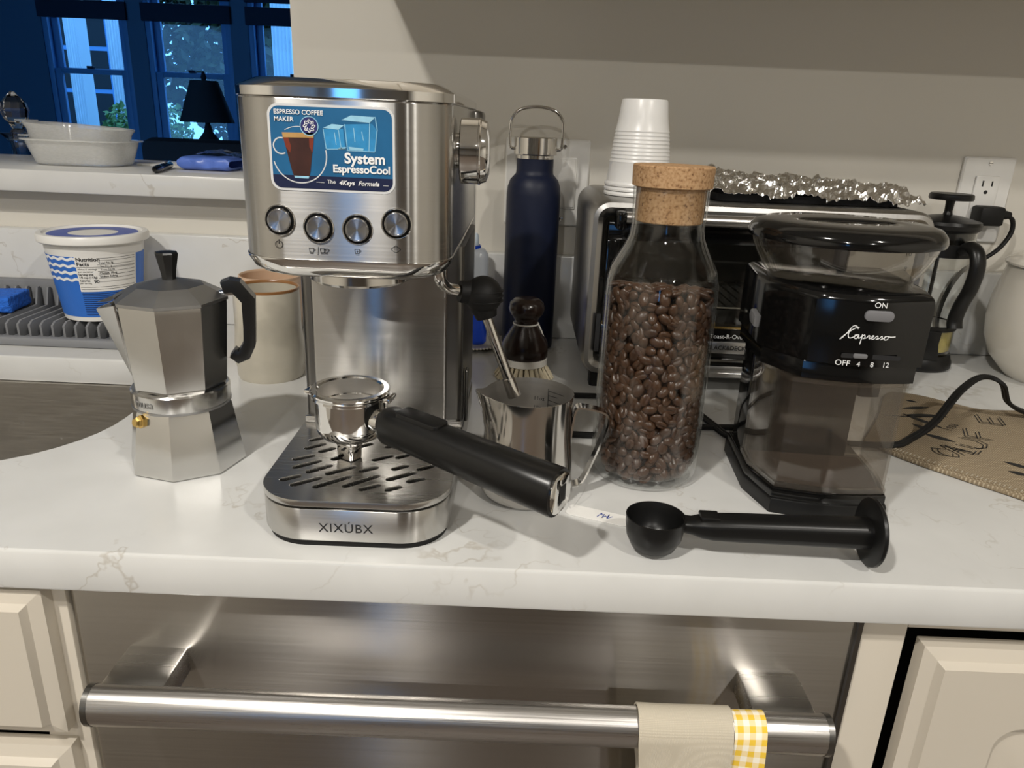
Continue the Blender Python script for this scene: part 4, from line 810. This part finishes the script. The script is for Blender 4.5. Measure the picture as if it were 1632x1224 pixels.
bm = B(); sweep(bm, [(-.155, -.020, .2070), (.080, -.020, .2070)], [(.008 * math.cos(2 * PI * k / 16), .0065 * math.sin(2 * PI * k / 16)) for k in range(16)]); hb = obj('door_handle', bm, 'barsteel', to)
for x in (-.160, .085):
    bm = B(); box(bm, (x, -.015, .2040), (.011, .028, .020), .003); obj('handle_bracket', bm, 'blackg', hb)
pbox('lower_trim', -.172, .098, -.0085, -.007, .0835, .0860, 'brass', door); pbox('trim_strip', -.158, .097, -.0100, -.0065, .044, .0465, 'chrome', door)
pbox('badge', -.046, .007, -.0095, -.0070, .0540, .0680, 'ovensteel', door, .0005)
text('BLACK&DECKER', .0070, 'ink', door, at(-.0195, -.0098, .0608), bold=.0001, extr=.0001); text('Toast-R-Oven', .0072, 'inkwhite', door, at(-.0230, -.0072, .0738), extr=.0001)
bm = B(); box(bm, (-.0, -.004, .0335), (.33, .008, .010), .003); obj('crumb_tray_front', bm, 'ovensteel', to)
pbox('hinge_slot', -.1775, -.1725, -.0082, -.005, .050, .095, 'ink', to)
rk = thing('oven_rack', 'wire rack seen through the toaster oven door glass', 'rack', (OX, OY, .103))
for k in range(19):
    x = -.150 + k * .0128; bm = B(); tube(bm, [(x, .015, 0), (x, .175, 0)], .0011, 6); obj('wire', bm, 'chrome', rk)
for y in (.014, .176): bm = B(); tube(bm, [(-.156, y, 0), (.088, y, 0)], .0017, 6); obj('cross_wire', bm, 'chrome', rk)
pbox('crumb_tray', -.157, .090, .012, .185, .0400, .0420, 'ovensteel', to)
# foil-covered tray
ft = thing('foil_tray', 'shallow baking tray wrapped in crumpled aluminium foil on the toaster oven', 'tray', (.331, .945, .2245), R(3))
bm = B(); prism(bm, rrect(.215, .125, .012, 4), .0, .008); obj('tray', bm, 'gloom', ft)
def foilf(u, v):
    x = (u - .5) * .255; y = (v - .5) * .160; e = max(abs(x) / .1275, abs(y) / .08)
    q = Vector((x * 38, y * 38, 3.3)); q2 = Vector((x * 120, y * 120, 1.2))
    z = .0190 + .008 * mnoise.noise(q) + .0050 * abs(mnoise.noise(q2)) + .007 * abs(mnoise.noise(Vector((x * 70, y * 70, 9)))) + .0035 * mnoise.noise(Vector((x * 300, y * 300, 4)))
    z += .012 * max(0, -x / .1275) * max(0, 1 - abs(y / .08)) - .004 * max(0, x / .1275)
    if e > .84: z -= (e - .84) / .16 * (.012 + .004 * mnoise.noise(Vector((x * 60, y * 60, 5))))
    return Vector((x + .004 * mnoise.noise(q2 + Vector((7, 0, 0))), y + .004 * mnoise.noise(q2 + Vector((0, 9, 0))), max(z, .0012)))
bm = B(); grid(bm, 130, 80, foilf, .0003); obj('foil_wrap', bm, 'foil', ft, 0)
# cups
CP = [(.0300, .1080), (.0290, .1090), (.0, .1090)]
def cup_prof():
    P = [(.0365, 0), (.0388, .0005), (.0392, .0025), (.0385, .0045), (.0372, .0050)]
    for k in range(9): z = .026 + k * .0042; r = .0372 - (z - .005) / .091 * .0105; P += [(r, z), (r + .0005, z + .0014), (r - .0002, z + .0028)]
    P += [(.0282, .076), (.0262, .0935), (.0252, .0955), (.0240, .0945), (0, .0940)]; return P
for k in range(3):
    lab = ('outermost white ribbed plastic cup, base up, top of the cup stack', 'white plastic cup in the middle of the upturned stack', 'white plastic cup at the bottom of the upturned stack')[k]
    t = thing('plastic_cup', lab, 'cup', (.1385, .9120, .2245 + .0052 * (2 - k)), group='upturned white plastic cups'); bm = B()
    lathe(bm, cup_prof() if k == 0 else [(.0365 - .0003 * k, 0), (.0388, .0005), (.0392, .0025), (.0385, .0045), (.0368, .0048), (.0352 - .0008 * k, .010), (.0295 - .0008 * k, .065), (.0250 - .0008 * k, .088)], 56); obj('cup_body', bm, 'whitep', t, 30)

# ================================================================ navy bottle, brush, soap
nb = thing('insulated_bottle', 'matte navy insulated bottle with steel cap and wire carry loop', 'bottle', (.0185, 1.0260, 0))
bm = B(); lathe(bm, [(0, .001), (.0330, .001), (.0355, .003), (.0360, .008), (.0360, .2100), (.0350, .2200), (.0320, .2290), (.0275, .2340), (.0248, .2370), (.0243, .2420), (.0243, .2560), (0, .2560)], 56); obj('body', bm, 'navy', nb, 40)
bm = B(); lathe(bm, [(.0246, .2562), (.0246, .2605), (.0246, .2605)], 48); obj('neck_band', bm, 'steelp', nb)
bm = B(); lathe(bm, [(0, .2610), (.0272, .2610), (.0284, .2620), (.0284, .2820), (.0275, .2832), (0, .2835)], 56); obj('cap', bm, 'steelp', nb, 30)
bm = B(); tube(bm, curve([(-.0280, -.004, .2680), (-.0325, -.004, .2690), (-.0342, -.004, .2760), (-.0342, -.004, .2920), (-.0325, -.004, .3050), (-.0220, -.004, .3160), (0, -.004, .3200), (.0220, -.004, .3160), (.0325, -.004, .3050), (.0342, -.004, .2920), (.0342, -.004, .2760), (.0325, -.004, .2690), (.0280, -.004, .2680)], 6), .0021, 10); obj('carry_loop', bm, 'steelp', nb, 60)
db = thing('dish_brush', 'round dish brush with dark wooden knob and pale bristles', 'brush', (.0140, .8850, 0))
bm = B(); lathe(bm, [(0, .0275), (.0275, .0275), (.0285, .0300), (.0285, .0400), (.0270, .0480), (.0200, .0600), (.0150, .0680), (.0140, .0730), (.0160, .0775), (.0200, .0820), (.0218, .0880), (.0205, .0950), (.0150, .1000), (.0070, .1020), (0, .1022)], 44); obj('knob_handle', bm, 'darkwood', db, 40)
bm = B(); lathe(bm, [(0, .0185), (.0270, .0185), (.0282, .0195), (.0282, .0270), (.0275, .0278), (0, .0278)], 44); obj('ferrule', bm, 'bristle2', db)
bm = B(); tube(bm, [(.0152 * math.cos(a), .0152 * math.sin(a), .0695) for a in [2 * PI * k / 24 for k in range(25)]], .0010, 6); tube(bm, curve([(.0150, -.003, .0695), (.019, -.005, .062), (.0215, -.004, .055)]), .0010, 6); obj('hanging_string', bm, 'bristle2', db)
rnd = random.Random(8)
for k in range(26):
    a = 2 * PI * k / 26; bm = B(); 
    for q in range(9):
        da = rnd.uniform(-.07, .07); r0 = .0245 + rnd.uniform(-.0015, .0015); r1 = .0345 + rnd.uniform(-.002, .003); e = rnd.uniform(0.001, .003); sp_ = a + da * 1.5
        tube(bm, [(r0 * math.cos(a + da * .5), r0 * math.sin(a + da * .5), .0190), ((r0 + r1) / 2 * math.cos(a + da), (r0 + r1) / 2 * math.sin(a + da), .0105), (r1 * math.cos(sp_), r1 * math.sin(sp_), e)], [.0010, .0010, .0008], 4)
    obj('bristle_tuft', bm, 'bristle', db, 40)
bm = B()
for k in range(120):
    a = rnd.uniform(0, 2 * PI); r0 = .022 * math.sqrt(rnd.random()); tube(bm, [(r0 * math.cos(a), r0 * math.sin(a), .019), (r0 * 1.3 * math.cos(a), r0 * 1.3 * math.sin(a), .001)], .0012, 4)
o = obj('inner_bristles', bm, 'bristle', db, 40); o['kind'] = 'stuff'
sv = thing('saucer', 'small pale saucer with beaded rim under the soap bottle', 'saucer', (-.0590, 1.0180, 0)); bm = B(); lathe(bm, [(0, .001), (.030, .001), (.045, .006), (.046, .0075), (.044, .0075), (.030, .004), (0, .004)], 48); obj('dish', bm, 'stone', sv)
for k in range(60):
    a = 2 * PI * k / 60
    if k == 0: bm = B(); bmesh.ops.create_icosphere(bm, subdivisions=1, radius=.0016); b0 = obj('rim_bead', bm, 'bristle2', sv); b0.location = (.0465, 0, .0072)
    else: b = b0.copy(); C.objects.link(b); b.location = (.0465 * math.cos(a), .0465 * math.sin(a), .0072)
sp = thing('soap_bottle', 'squeeze bottle half full of blue dish soap on the saucer', 'bottle', (-.0610, 1.0180, .0042))
bm = B(); loft(bm, [[(p[0], p[1], z) for p in rrect(.044 * s, .030 * s, .012 * s, 6)] for z, s in ((0, .9), (.003, 1), (.0805, 1))]); obj('blue_soap', bm, 'soapblue', sp)
bm = B(); loft(bm, [[(p[0], p[1], z) for p in rrect(.044 * s, .030 * s, .012 * s, 6)] for z, s in ((.081, 1), (.120, 1), (.126, .96), (.132, .75), (.134, .5))]); obj('upper_bottle', bm, 'soapclr', sp, 50)
bm = B(); lathe(bm, [(.0115, .1325), (.0118, .1370), (.0100, .1372)], 24); obj('cap_collar', bm, 'soapblue', sp)
bm = B(); lathe(bm, [(.0085, .1370), (.0082, .1500), (.0065, .1530), (0, .1535)], 24); obj('cap', bm, 'soapcap', sp)

# ================================================================ mugs
def mug(name, label, x, y, rb, rt, h, m, rz, rimm):
    t = thing(name, label, 'mug', (x, y, 0), rz); bm = B()
    lathe(bm, [(0, .003), (rb * .80, .0025), (rb * .86, 0), (rb * .93, 0), (rb * .97, .004), (rb * .97, .0135), (rb, .018), (rb * 1.02, .03), (rt * 1.01, h * .6), (rt, h - .001), (rt * .985, h), (rt * .93, h - .001), (rt * .92, h * .5), (rb * .85, .012), (0, .010)], 52); obj('body', bm, m, t, 45)
    bm = B(); lathe(bm, [(rt * 1.004, h - .0022), (rt * 1.000, h + .0004), (rt * .965, h + .0008), (rt * .925, h - .0012), (rt * .93, h - .0026)], 52); obj('glazed_rim', bm, rimm, t, 60)
    bm = B(); sweep(bm, curve([(-rt * .98, 0, h * .78), (-rt - .018, 0, h * .80), (-rt - .026, 0, h * .60), (-rt - .022, 0, h * .38), (-rt * .98, 0, h * .28)], 6), [(.006 * math.cos(2 * PI * k / 10), .0035 * math.sin(2 * PI * k / 10)) for k in range(10)]); obj('handle', bm, m, t, 50)
mug('stoneware_mug', 'speckled cream stoneware mug with brown rim behind the moka pot', -.2920, .857, .0400, .0375, .108, 'stone', R(-95), 'rim')
mug('peach_mug', 'small peach glazed mug standing behind the speckled mug', -.322, .965, .036, .040, .100, 'peach', R(110), 'peach')

# ================================================================ drying tray behind the sink with tub and sponge
dt = thing('drying_tray', 'grey ribbed silicone tray between the sink and the backsplash', 'tray', (-.72, 0, 0))
TW = .44
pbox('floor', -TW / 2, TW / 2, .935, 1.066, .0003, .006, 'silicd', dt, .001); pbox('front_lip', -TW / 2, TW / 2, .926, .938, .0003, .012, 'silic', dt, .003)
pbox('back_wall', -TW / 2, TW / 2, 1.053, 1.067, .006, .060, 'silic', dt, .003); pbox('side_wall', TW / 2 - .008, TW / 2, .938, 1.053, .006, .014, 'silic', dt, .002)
def rib(bm): prism(bm, [(.945, .0055), (1.050, .0055), (1.050, .052), (1.044, .052), (1.036, .0285), (.953, .0285), (.945, .0240)][::1], -.0016, .0016, .0006, .0006, 2, Matrix(((0, 0, 1, 0), (1, 0, 0, 0), (0, 1, 0, 0), (0, 0, 0, 1))))
bm = B(); rib(bm); r0 = obj('rib', bm, 'silic', dt); r0.location.x = -TW / 2 + .012
for k in range(1, 28): q = r0.copy(); C.objects.link(q); q.location.x = -TW / 2 + .012 + k * .0152
TX, TY, TZ = -.567, 1.0000, .0288
tb = thing('cheese_tub', 'white and blue plastic tub with nutrition label standing on the drying tray', 'tub', (TX, TY, TZ))
H0 = .1120
def tr_(z): return .0475 + (.0615 - .0475) * z / H0
bm = B(); lathe(bm, [(0, .002), (.044, .002), (.0460, 0), (.0475, .001), (tr_(.006), .006), (tr_(H0 - .010), H0 - .010), (.0622, H0 - .010), (.0622, H0 - .006), (0, H0 - .006)], 60); obj('body', bm, 'white', tb, 30)
bm = B(); lathe(bm, [(.0655, H0 - .0095), (.0672, H0 - .008), (.0675, H0 - .001), (.0660, H0 + .0015), (.0600, H0 + .0018), (.0580, H0 - .001), (.0, H0 - .0012)], 60); ld2 = obj('lid', bm, 'white', tb, 35)
bm = B(); lathe(bm, [(.0545, H0 - .0008), (.030, H0 - .0007)], 60); obj('lid_print', bm, 'bluelid', ld2, 0, False)
def tw(u, v, off=.0004):  # arc length from the camera-facing side, height
    a = -PI / 2 - .50 + u / .055; r = tr_(v) + off; return Vector((r * math.cos(a), r * math.sin(a), v))
def tquad(bm, u0, u1, v0, v1, off, n=12, f0=None, f1=None):
    for k in range(n):
        a, b = u0 + (u1 - u0) * k / n, u0 + (u1 - u0) * (k + 1) / n
        g0 = f0 or (lambda u: v0); g1 = f1 or (lambda u: v1)
        bm.faces.new([bm.verts.new(tw(*q, off)) for q in ((a, g0(a)), (b, g0(b)), (b, g1(b)), (a, g1(a)))])
bm = B(); tquad(bm, -.12, .17, .007, .0880, .0003, 60); lb = obj('blue_label', bm, 'blue', tb, 60, False)
bm = B()
for k in range(4):
    z0 = .0560 + k * .0090; wv = lambda u, z=z0: z + .0010 * math.sin(u * 2 * PI / .0125); tquad(bm, -.033, .0345, 0, 0, .0006, 60, wv, lambda u: wv(u) + .0036)
obj('white_waves', bm, 'inkwhite', lb, 60, False)
bm = B(); P = [tw(-.046 + .0145 * math.cos(2 * PI * k / 24), .045 + .017 * math.sin(2 * PI * k / 24), .0007) for k in range(24)]; bm.faces.new([bm.verts.new(p) for p in P]); obj('white_spot', bm, 'inkwhite', lb, 0, False)
bm = B(); tquad(bm, .0310, .1050, .0420, .0890, .0008, 30); npn = obj('nutrition_panel', bm, 'paper', lb, 60, False)
bm = B()
for k in range(12): z = .0395 - k * .0026; tquad(bm, .0320, .0800, z - .0007, z, .0008, 16)
obj('fine_print', bm, 'sticknavy', lb, 60, False)
def ttext(s, size, u, v, bold=0): return text(s, size, 'ink', npn, None, fn=lambda c: tw(c.x + u, c.y + v, .0011), extr=0, align='LEFT', bold=bold)
ttext('Nutrition', .0068, .0325, .0845, .00018); ttext('Facts', .0068, .0325, .0785, .00018)
for s, u, v, sz, bo in (('About 6 servings', .0325, .0720, .0032, 0), ('per container', .0325, .0688, .0032, 0), ('Serving size', .0325, .0650, .0036, .00008), ('1/2 cup (113g)', .0325, .0612, .0036, .00008), ('Calories', .0325, .0568, .0036, .00008), ('90', .0490, .0555, .0060, .00012), ('per serving', .0325, .0535, .0030, 0), ('Total Fat 1g', .0565, .0800, .0034, .00006), ('Sat. Fat 1g', .0580, .0755, .0032, 0), ('Trans Fat 0g', .0580, .0710, .0032, 0), ('Cholest. 10mg', .0565, .0665, .0034, .00006), ('Sodium 360mg', .0565, .0620, .0034, .00006)): ttext(s, sz, u, v, bo)
bm = B()
for v, u0 in ((.0860, .055), (.0830, .055), (.0777, .055), (.0732, .055), (.0688, .055), (.0643, .055), (.0597, .055), (.0550, .055), (.0480, .032), (.0450, .032), (.0745, .032)): tquad(bm, u0, .102, v, v + .0004, .0011, 16)
obj('table_rules', bm, 'ink', npn, 60, False)
sg2 = thing('sponge', 'bright blue cellulose sponge lying on the grey drying tray', 'sponge', (-.727, 1.000, .0288), R(8)); bm = B(); box(bm, (0, 0, .012), (.085, .060, .022), .003, 2)
bmesh.ops.subdivide_edges(bm, edges=bm.edges[:], cuts=3, use_grid_fill=True)
for v in bm.verts: v.co += Vector((mnoise.noise(v.co * 160), mnoise.noise(v.co * 160 + Vector((5, 0, 0))), 0)) * .0022
obj('sponge_block', bm, 'sponge', sg2, 50)

# ================================================================ things on the raised ledge
LZ = .2142
def contrings(bm, prof, X): loft(bm, [[tv(X, (p[0], p[1], z)) for p in rrect(w, d_, r, 8)] for w, d_, r, z in prof], True, True)
for nm, lab, X, prof in (
    ('storage_container', 'milky plastic food container at the bottom of the nested pair on the ledge', Matrix.Translation((-.660, 1.172, LZ)), [(.118, .080, .030, .0005), (.128, .088, .034, .003), (.146, .104, .040, .030), (.148, .106, .041, .0340), (.160, .116, .044, .0350), (.160, .116, .044, .0370), (.144, .102, .040, .0365), (.142, .100, .039, .030), (.124, .084, .033, .0045)]),
    ('nested_container', 'milky plastic food container nested askew inside another container', Matrix.Translation((-.664, 1.172, LZ + .012)) @ Matrix.Rotation(R(3), 4, 'Y'), [(.112, .074, .028, .0005), (.120, .080, .032, .003), (.138, .094, .038, .036), (.146, .102, .040, .0425), (.146, .102, .040, .0440), (.136, .092, .037, .0420), (.134, .090, .036, .036), (.116, .076, .030, .0045)])):
    t = thing(nm, lab, 'container', X.to_translation()); bm = B(); contrings(bm, prof, Matrix.Translation(-X.to_translation()) @ X); obj('bowl', bm, 'milky', t, 40)
    bm = B(); box(bm, tuple((Matrix.Translation(-X.to_translation()) @ X) @ Vector((-.079, 0, prof[5][3] + .003))), (.018, .030, .002), .0008, 2); obj('lift_tab', bm, 'milky', t)
fl = thing('folded_napkin', 'folded white paper napkin lying under the pen on the ledge', 'napkin', (-.553, 1.235, LZ), R(-14)); bm = B()
for k in range(4): prism(bm, rrect(.085 - .001 * k, .075, .003, 3), .0002 + k * .0006, .0006 + k * .0006)
obj('paper_layers', bm, 'paper', fl)
pn = thing('ballpoint_pen', 'black ballpoint pen lying on the raised ledge', 'pen', (-.505, 1.066, LZ + .0052), R(104)); bm = B(); lathe(bm, [(0, -.012), (.0022, -.010), (.0048, .0), (.0050, .05), (.0050, .105), (.0042, .110), (0, .110)], 18, AXX); obj('barrel', bm, 'blackg', pn)
bm = B(); lathe(bm, [(.0052, .022), (.0053, .0225), (.0053, .0260), (.0052, .0265)], 18, AXX); obj('ring', bm, 'chrome', pn); bm = B(); box(bm, (.088, 0, .0058), (.034, .003, .0012), .0004); obj('clip', bm, 'chrome', pn)
tp = thing('tissue_packet', 'crumpled blue plastic packet of tissues on the raised ledge', 'packet', (-.468, 1.172, LZ), R(-4))
def packf(u, v):
    a = 2 * PI * v; x = (u - .5) * .080; e = abs(u - .5) * 2; s = 1 - max(0, e - .85) / .15 * .5
    q = Vector((x * 60, math.cos(a) * 2, math.sin(a) * 2)); k = 1 + .10 * mnoise.noise(q); ca, sa = math.cos(a), math.sin(a)
    return Vector((x, .030 * math.copysign(abs(ca) ** .5, ca) * k, max(.0005, .010 + .010 * s * math.copysign(abs(sa) ** .55, sa) * (k if sa > 0 else 1))))
bm = B(); grid(bm, 28, 28, packf); bmesh.ops.remove_doubles(bm, verts=bm.verts[:], dist=1e-5); obj('wrapper', bm, 'packet', tp, 40)
def filmf(u, v):
    x = -.010 + u * .062; y = -.028 + v * .052; n = mnoise.noise(Vector((x * 90, y * 90, 2))); return Vector((x, y, .0225 + .005 * n + .006 * (1 - abs(u - .35) * 1.6)))
bm = B(); grid(bm, 16, 12, filmf, .0002); obj('clear_overwrap', bm, 'film', tp, 30)
dc = thing('glass_decanter', 'crystal decanter with faceted ball stopper behind the ledge', 'decanter', (-.915, 1.420, FLOOR + .8905))
DZ = 1.0 * (.212 + .915 - .8905)
bm = B(); lathe(bm, [(0, 0), (.045, 0), (.055, .01), (.058, .06), (.050, .11), (.024, .15), (.017, .18), (.0165, DZ + .012), (.020, DZ + .026), (.030, DZ + .034), (.0315, DZ + .035), (.029, DZ + .033), (.015, DZ + .018), (.014, .18), (.048, .10), (.052, .02), (0, .01)], 16); obj('vessel', bm, 'crystal', dc, 15)
bm = B(); lathe(bm, [(.0125, DZ + .010), (.0135, DZ + .036), (.009, DZ + .043), (.012, DZ + .050), (.0205, DZ + .062), (.0228, DZ + .074), (.0195, DZ + .088), (.0105, DZ + .098), (.004, DZ + .105), (0, DZ + .107)], 10); obj('stopper', bm, 'crystal', dc, 12)

# ================================================================ french press, cream pot, plug
fp = thing('french_press', 'glass french press with black plunger and curved black handle', 'french press', (.5670, 1.0150, 0), R(-78))
bm = B(); lathe(bm, [(0, .0005), (.0420, .0005), (.0450, .003), (.0450, .010), (.0425, .016), (.0410, .022), (0, .022)], 48); obj('base', bm, 'blackm', fp, 40)
for a in (R(70), R(190), R(310)):
    bm = B(); prism(bm, [(-.013, .018), (.013, .018), (.009, .040), (.010, .058), (-.006, .058), (-.007, .040)], 0, .002, .0005, X=Matrix.Rotation(a, 4, 'Z') @ Matrix.Translation((0, -.0425, 0)) @ FRONT @ Matrix.Translation((0, 0, -.001))); obj('cage_leg', bm, 'blackm', fp)
bm = B(); lathe(bm, [(0, .0225), (.0385, .0225), (.0400, .026), (.0400, .185), (.0405, .190), (.0390, .190), (.0385, .184), (.0385, .027), (0, .025)], 56); gbk = obj('beaker', bm, 'glass', fp, 60)
bm = B(); lathe(bm, [(0, .0275), (.0380, .0275), (.0380, .0550), (.030, .058), (0, .0560)], 40); obj('brew_leaves', bm, 'leaves', fp, 30)
bm = B(); lathe(bm, [(0, .0590), (.0378, .0590), (.0378, .0625), (0, .0640)], 40); pl = obj('plunger_disc', bm, 'steelp', fp)
bm = B(); tube(bm, [(0, 0, .062), (0, 0, .232)], .0024, 10); obj('plunger_rod', bm, 'blackm', fp)
bm = B(); lathe(bm, [(.0375, .178), (.0380, .186), (.0430, .1905), (.0440, .1960), (.0420, .2000), (.0200, .2055), (.0060, .2075), (.0048, .212), (0, .212)], 48); obj('lid', bm, 'blackm', fp, 35)
bm = B(); lathe(bm, [(.0045, .2050), (.0055, .222), (.0060, .2255), (.0260, .2265), (.0270, .2285), (.0265, .2330), (.0250, .2345), (0, .2345)], 40); obj('plunger_knob', bm, 'blackm', fp, 35)
bm = B(); lathe(bm, [(.0402, .1550), (.0418, .1555), (.0418, .1720), (.0402, .1725)], 48); obj('band', bm, 'blackm', fp); bm = B(); lathe(bm, [(.0402, .0560), (.0414, .0565), (.0414, .0630), (.0402, .0635)], 48); obj('band', bm, 'blackm', fp)
bm = B(); sweep(bm, curve([(.041, 0, .166), (.052, 0, .172), (.064, 0, .166), (.0700, 0, .148), (.0670, 0, .122), (.0580, 0, .098), (.0540, 0, .078), (.0570, 0, .066)], 6), [(.0105 * math.cos(2 * PI * k / 14), .0075 * math.sin(2 * PI * k / 14)) for k in range(14)], scale=None); obj('handle', bm, 'blackm', fp, 50)
pt = thing('cream_pot', 'round cream enamel pot with lid beside the french press', 'pot', (.7330, .9650, 0))
bm = B(); lathe(bm, [(0, .004), (.050, .004), (.054, 0), (.060, .0), (.066, .006), (.084, .026), (.094, .050), (.0975, .078), (.0960, .105), (.0900, .132), (.0870, .1450), (.0880, .1490), (.0850, .1500), (.083, .145), (.085, .130), (.091, .10), (.092, .078), (.088, .05), (.060, .012), (0, .009)], 64); obj('body', bm, 'cream', pt, 50)
bm = B(); lathe(bm, [(.0905, .1502), (.0910, .1530), (.0880, .1560), (.0850, .1575), (.0700, .1660), (.0400, .1740), (.0150, .1770), (.0120, .1800), (.0150, .1870), (.0200, .1920), (.0170, .1980), (0, .2000)], 64); obj('lid', bm, 'cream', pt, 50)
for s in (-1, 1):
    if s < 0: continue
    bm = B(); sweep(bm, curve([(.090, -.02, .105), (.112, -.018, .11), (.118, 0, .112), (.112, .018, .11), (.090, .02, .105)]), circ(.005, 10)); obj('side_handle', bm, 'cream', pt)
pg = thing('power_plug', 'black power plug with cord in the wall outlet above the pot', 'plug', (.649, WALL - .0095, .203))
bm = B(); box(bm, (.002, -.014, 0), (.034, .028, .026), .004); obj('plug_body', bm, 'blackr', pg)
bm = B(); lathe(bm, [(.0070, 0), (.0060, .010), (.0045, .016)], 16, Matrix.Translation((.016, -.016, .002)) @ AXX); obj('strain_relief', bm, 'blackr', pg)
bm = B(); sweep(bm, curve([(.024, -.016, .002), (.036, -.017, -.004), (.038, -.018, -.022), (.026, -.019, -.044), (.004, -.020, -.062), (-.020, -.020, -.080), (-.035, -.0185, -.125), (-.037, -.0185, -.199)], 6), [(u * .9, v) for u, v in FL]); obj('cord', bm, 'blackr', pg, 50)

# ================================================================ burlap bag
bb = thing('burlap_bag', 'flat burlap coffee bag printed with black letters and branches', 'bag', (0, 0, .0))
OUTL = [(.366, .716), (.389, .676), (.425, .633), (.459, .596), (.520, .527), (.66, .66), (.72, .73), (.66, .795), (.6011, .8222), (.5505, .8225), (.525, .8422), (.4943, .8667), (.46, .868), (.415, .79)]
bm = B(); ol_ = [tuple(p)[:2] for p in curve([(x, y, 0) for x, y in OUTL + OUTL[:1]], 4)][:-1]
prism(bm, ol_, .0005, .0050, .0018, .0010, 2)
obj('cloth', bm, 'burlap', bb, 50)
bm = B(); hem = [(p[0], p[1], .0052) for p in curve([(x, y, 0) for x, y in ((.376, .708), (.394, .682), (.430, .639), (.464, .602), (.522, .536))], 6)]; sweep(bm, hem, [(-.004, -.0006), (.004, -.0006), (.004, .0005), (-.004, .0005)]); obj('hem', bm, 'burlap', bb)
for k, (x, y) in enumerate([(p[0], p[1]) for p in curve([(x, y, 0) for x, y in ((.380, .704), (.394, .682), (.430, .639), (.464, .602), (.520, .540))], 12)][::1]):
    if k == 0: bm = B(); box(bm, (0, 0, 0), (.0006, .0050, .0006)); s0 = obj('stitch', bm, 'linen', bb); s0.location = (x, y, .0060); s0.rotation_euler.z = R(-49)
    else: q = s0.copy(); C.objects.link(q); q.location = (x, y, .0060)
LT = [('C', 0.4347, 0.6878, 28), ('A', 0.4483, 0.6967, 36), ('L', 0.4613, 0.6995, 46), ('U', 0.4778, 0.7151, 56), ('F', 0.4989, 0.7417, 66), ('E', 0.5381, 0.7864, 72)]
GL = {'C': [[(.9, .8), (.5, 1), (.1, .75), (.0, .5), (.1, .25), (.5, 0), (.9, .2)]], 'A': [[(0, 0), (.5, 1), (1, 0)], [(.2, .35), (.8, .35)]], 'L': [[(0, 1), (0, 0), (.8, 0)]], 'U': [[(0, 1), (0, .3), (.25, 0), (.65, 0), (.9, .3), (.9, 1)]], 'F': [[(0, 0), (0, 1), (.9, 1)], [(0, .5), (.7, .5)]], 'E': [[(.9, 0), (0, 0), (0, 1), (.9, 1)], [(0, .5), (.7, .5)]]}
bm = B()
for ch, x, y, dg in LT:
    XL = Matrix.Translation((x, y, .0053)) @ Matrix.Rotation(R(dg), 4, 'Z')
    for s in GL[ch]:
        for dx, dy in ((0, 0), (.0042, -.0034)): stroke(bm, [((-.009 if ch in 'CAL' else -.015) + (.016 if ch in 'CAL' else .027) * a + dx, -.010 + .023 * b + dy) for a, b in s], .0011, XL)
obj('print_letters', bm, 'ink', bb, 0, False)
text('1986', .0110, 'ink', bb, Matrix.Translation((.4806, .7587, .0053)) @ Matrix.Rotation(R(44), 4, 'Z'), extr=0, space=1.3)
def leafp(x0, y0, x1, y1, w):
    a = Vector((x0, y0)); b = Vector((x1, y1)); d = b - a; n = Vector((-d.y, d.x)).normalized() * w; return [tuple(a + d * t + n * math.sin(PI * t) * s) for s, t in [(1, k / 8) for k in range(9)] + [(-1, k / 8) for k in range(7, 0, -1)]]
for q in ((.452, .812, .488, .820, .004), (.440, .790, .492, .793, .005), (.444, .796, .470, .752, .004), (.440, .765, .452, .745, .004), (.438, .738, .462, .716, .0045), (.470, .842, .482, .836, .003), (.484, .672, .503, .655, .004), (.475, .650, .490, .640, .004), (.490, .640, .505, .632, .004), (.50, .662, .515, .655, .003)):
    bm = B(); poly(bm, leafp(*q), .0054); obj('printed_leaf', bm, 'ink', bb, 0, False)
bm = B(); stroke(bm, [(.420, .788), (.446, .786), (.492, .790)], .0022, Matrix.Translation((0, 0, .0053))); obj('printed_twig', bm, 'ink', bb, 0, False)

# ================================================================ towel on the dishwasher handle
tw_ = thing('kitchen_towel', 'beige linen towel with yellow gingham side hanging on the dishwasher handle', 'towel', (0, .427, -.107))
def drape(x0, x1, lf, lb, off, seed, flare=0):
    def fn(u, v):
        x = x0 + (x1 - x0) * u; L_ = lb + lf + .05; s = v * L_
        ra, rb = .0125 + off, .0155 + off
        if s < lb: y, z = ra, -(lb - s); k = (lb - s) / lb
        elif s < lb + .05: a = PI * (s - lb) / .05; y, z = ra * math.cos(a), rb * math.sin(a) ; k = 0
        else: y, z = -ra, -(s - lb - .05); k = (s - lb - .05) / lf
        n = mnoise.noise(Vector((x * 22, z * 16, seed)))
        front = s > lb + .025
        y += (-.022 if front else .004) * k ** .7 * (n * .9 + .35 if front else n); x += flare * k * (u - .75) + .003 * k * mnoise.noise(Vector((z * 30, seed, 1)))
        if abs(k) < 1e-9: y += 0; z += .0012 * n
        return Vector((x, y, z))
    return fn
bm = B(); grid(bm, 40, 60, drape(.0990, .1655, .17, .14, .0024, 2.0, -.024), .0012, uv=(.07, .36)); obj('linen_face', bm, 'linen', tw_, 60)
bm = B(); grid(bm, 16, 60, drape(.1665, .1895, .15, .13, .0006, 6.0, .010), .0010, uv=(.026, .33)); obj('gingham_side', bm, 'gingham', tw_, 60)
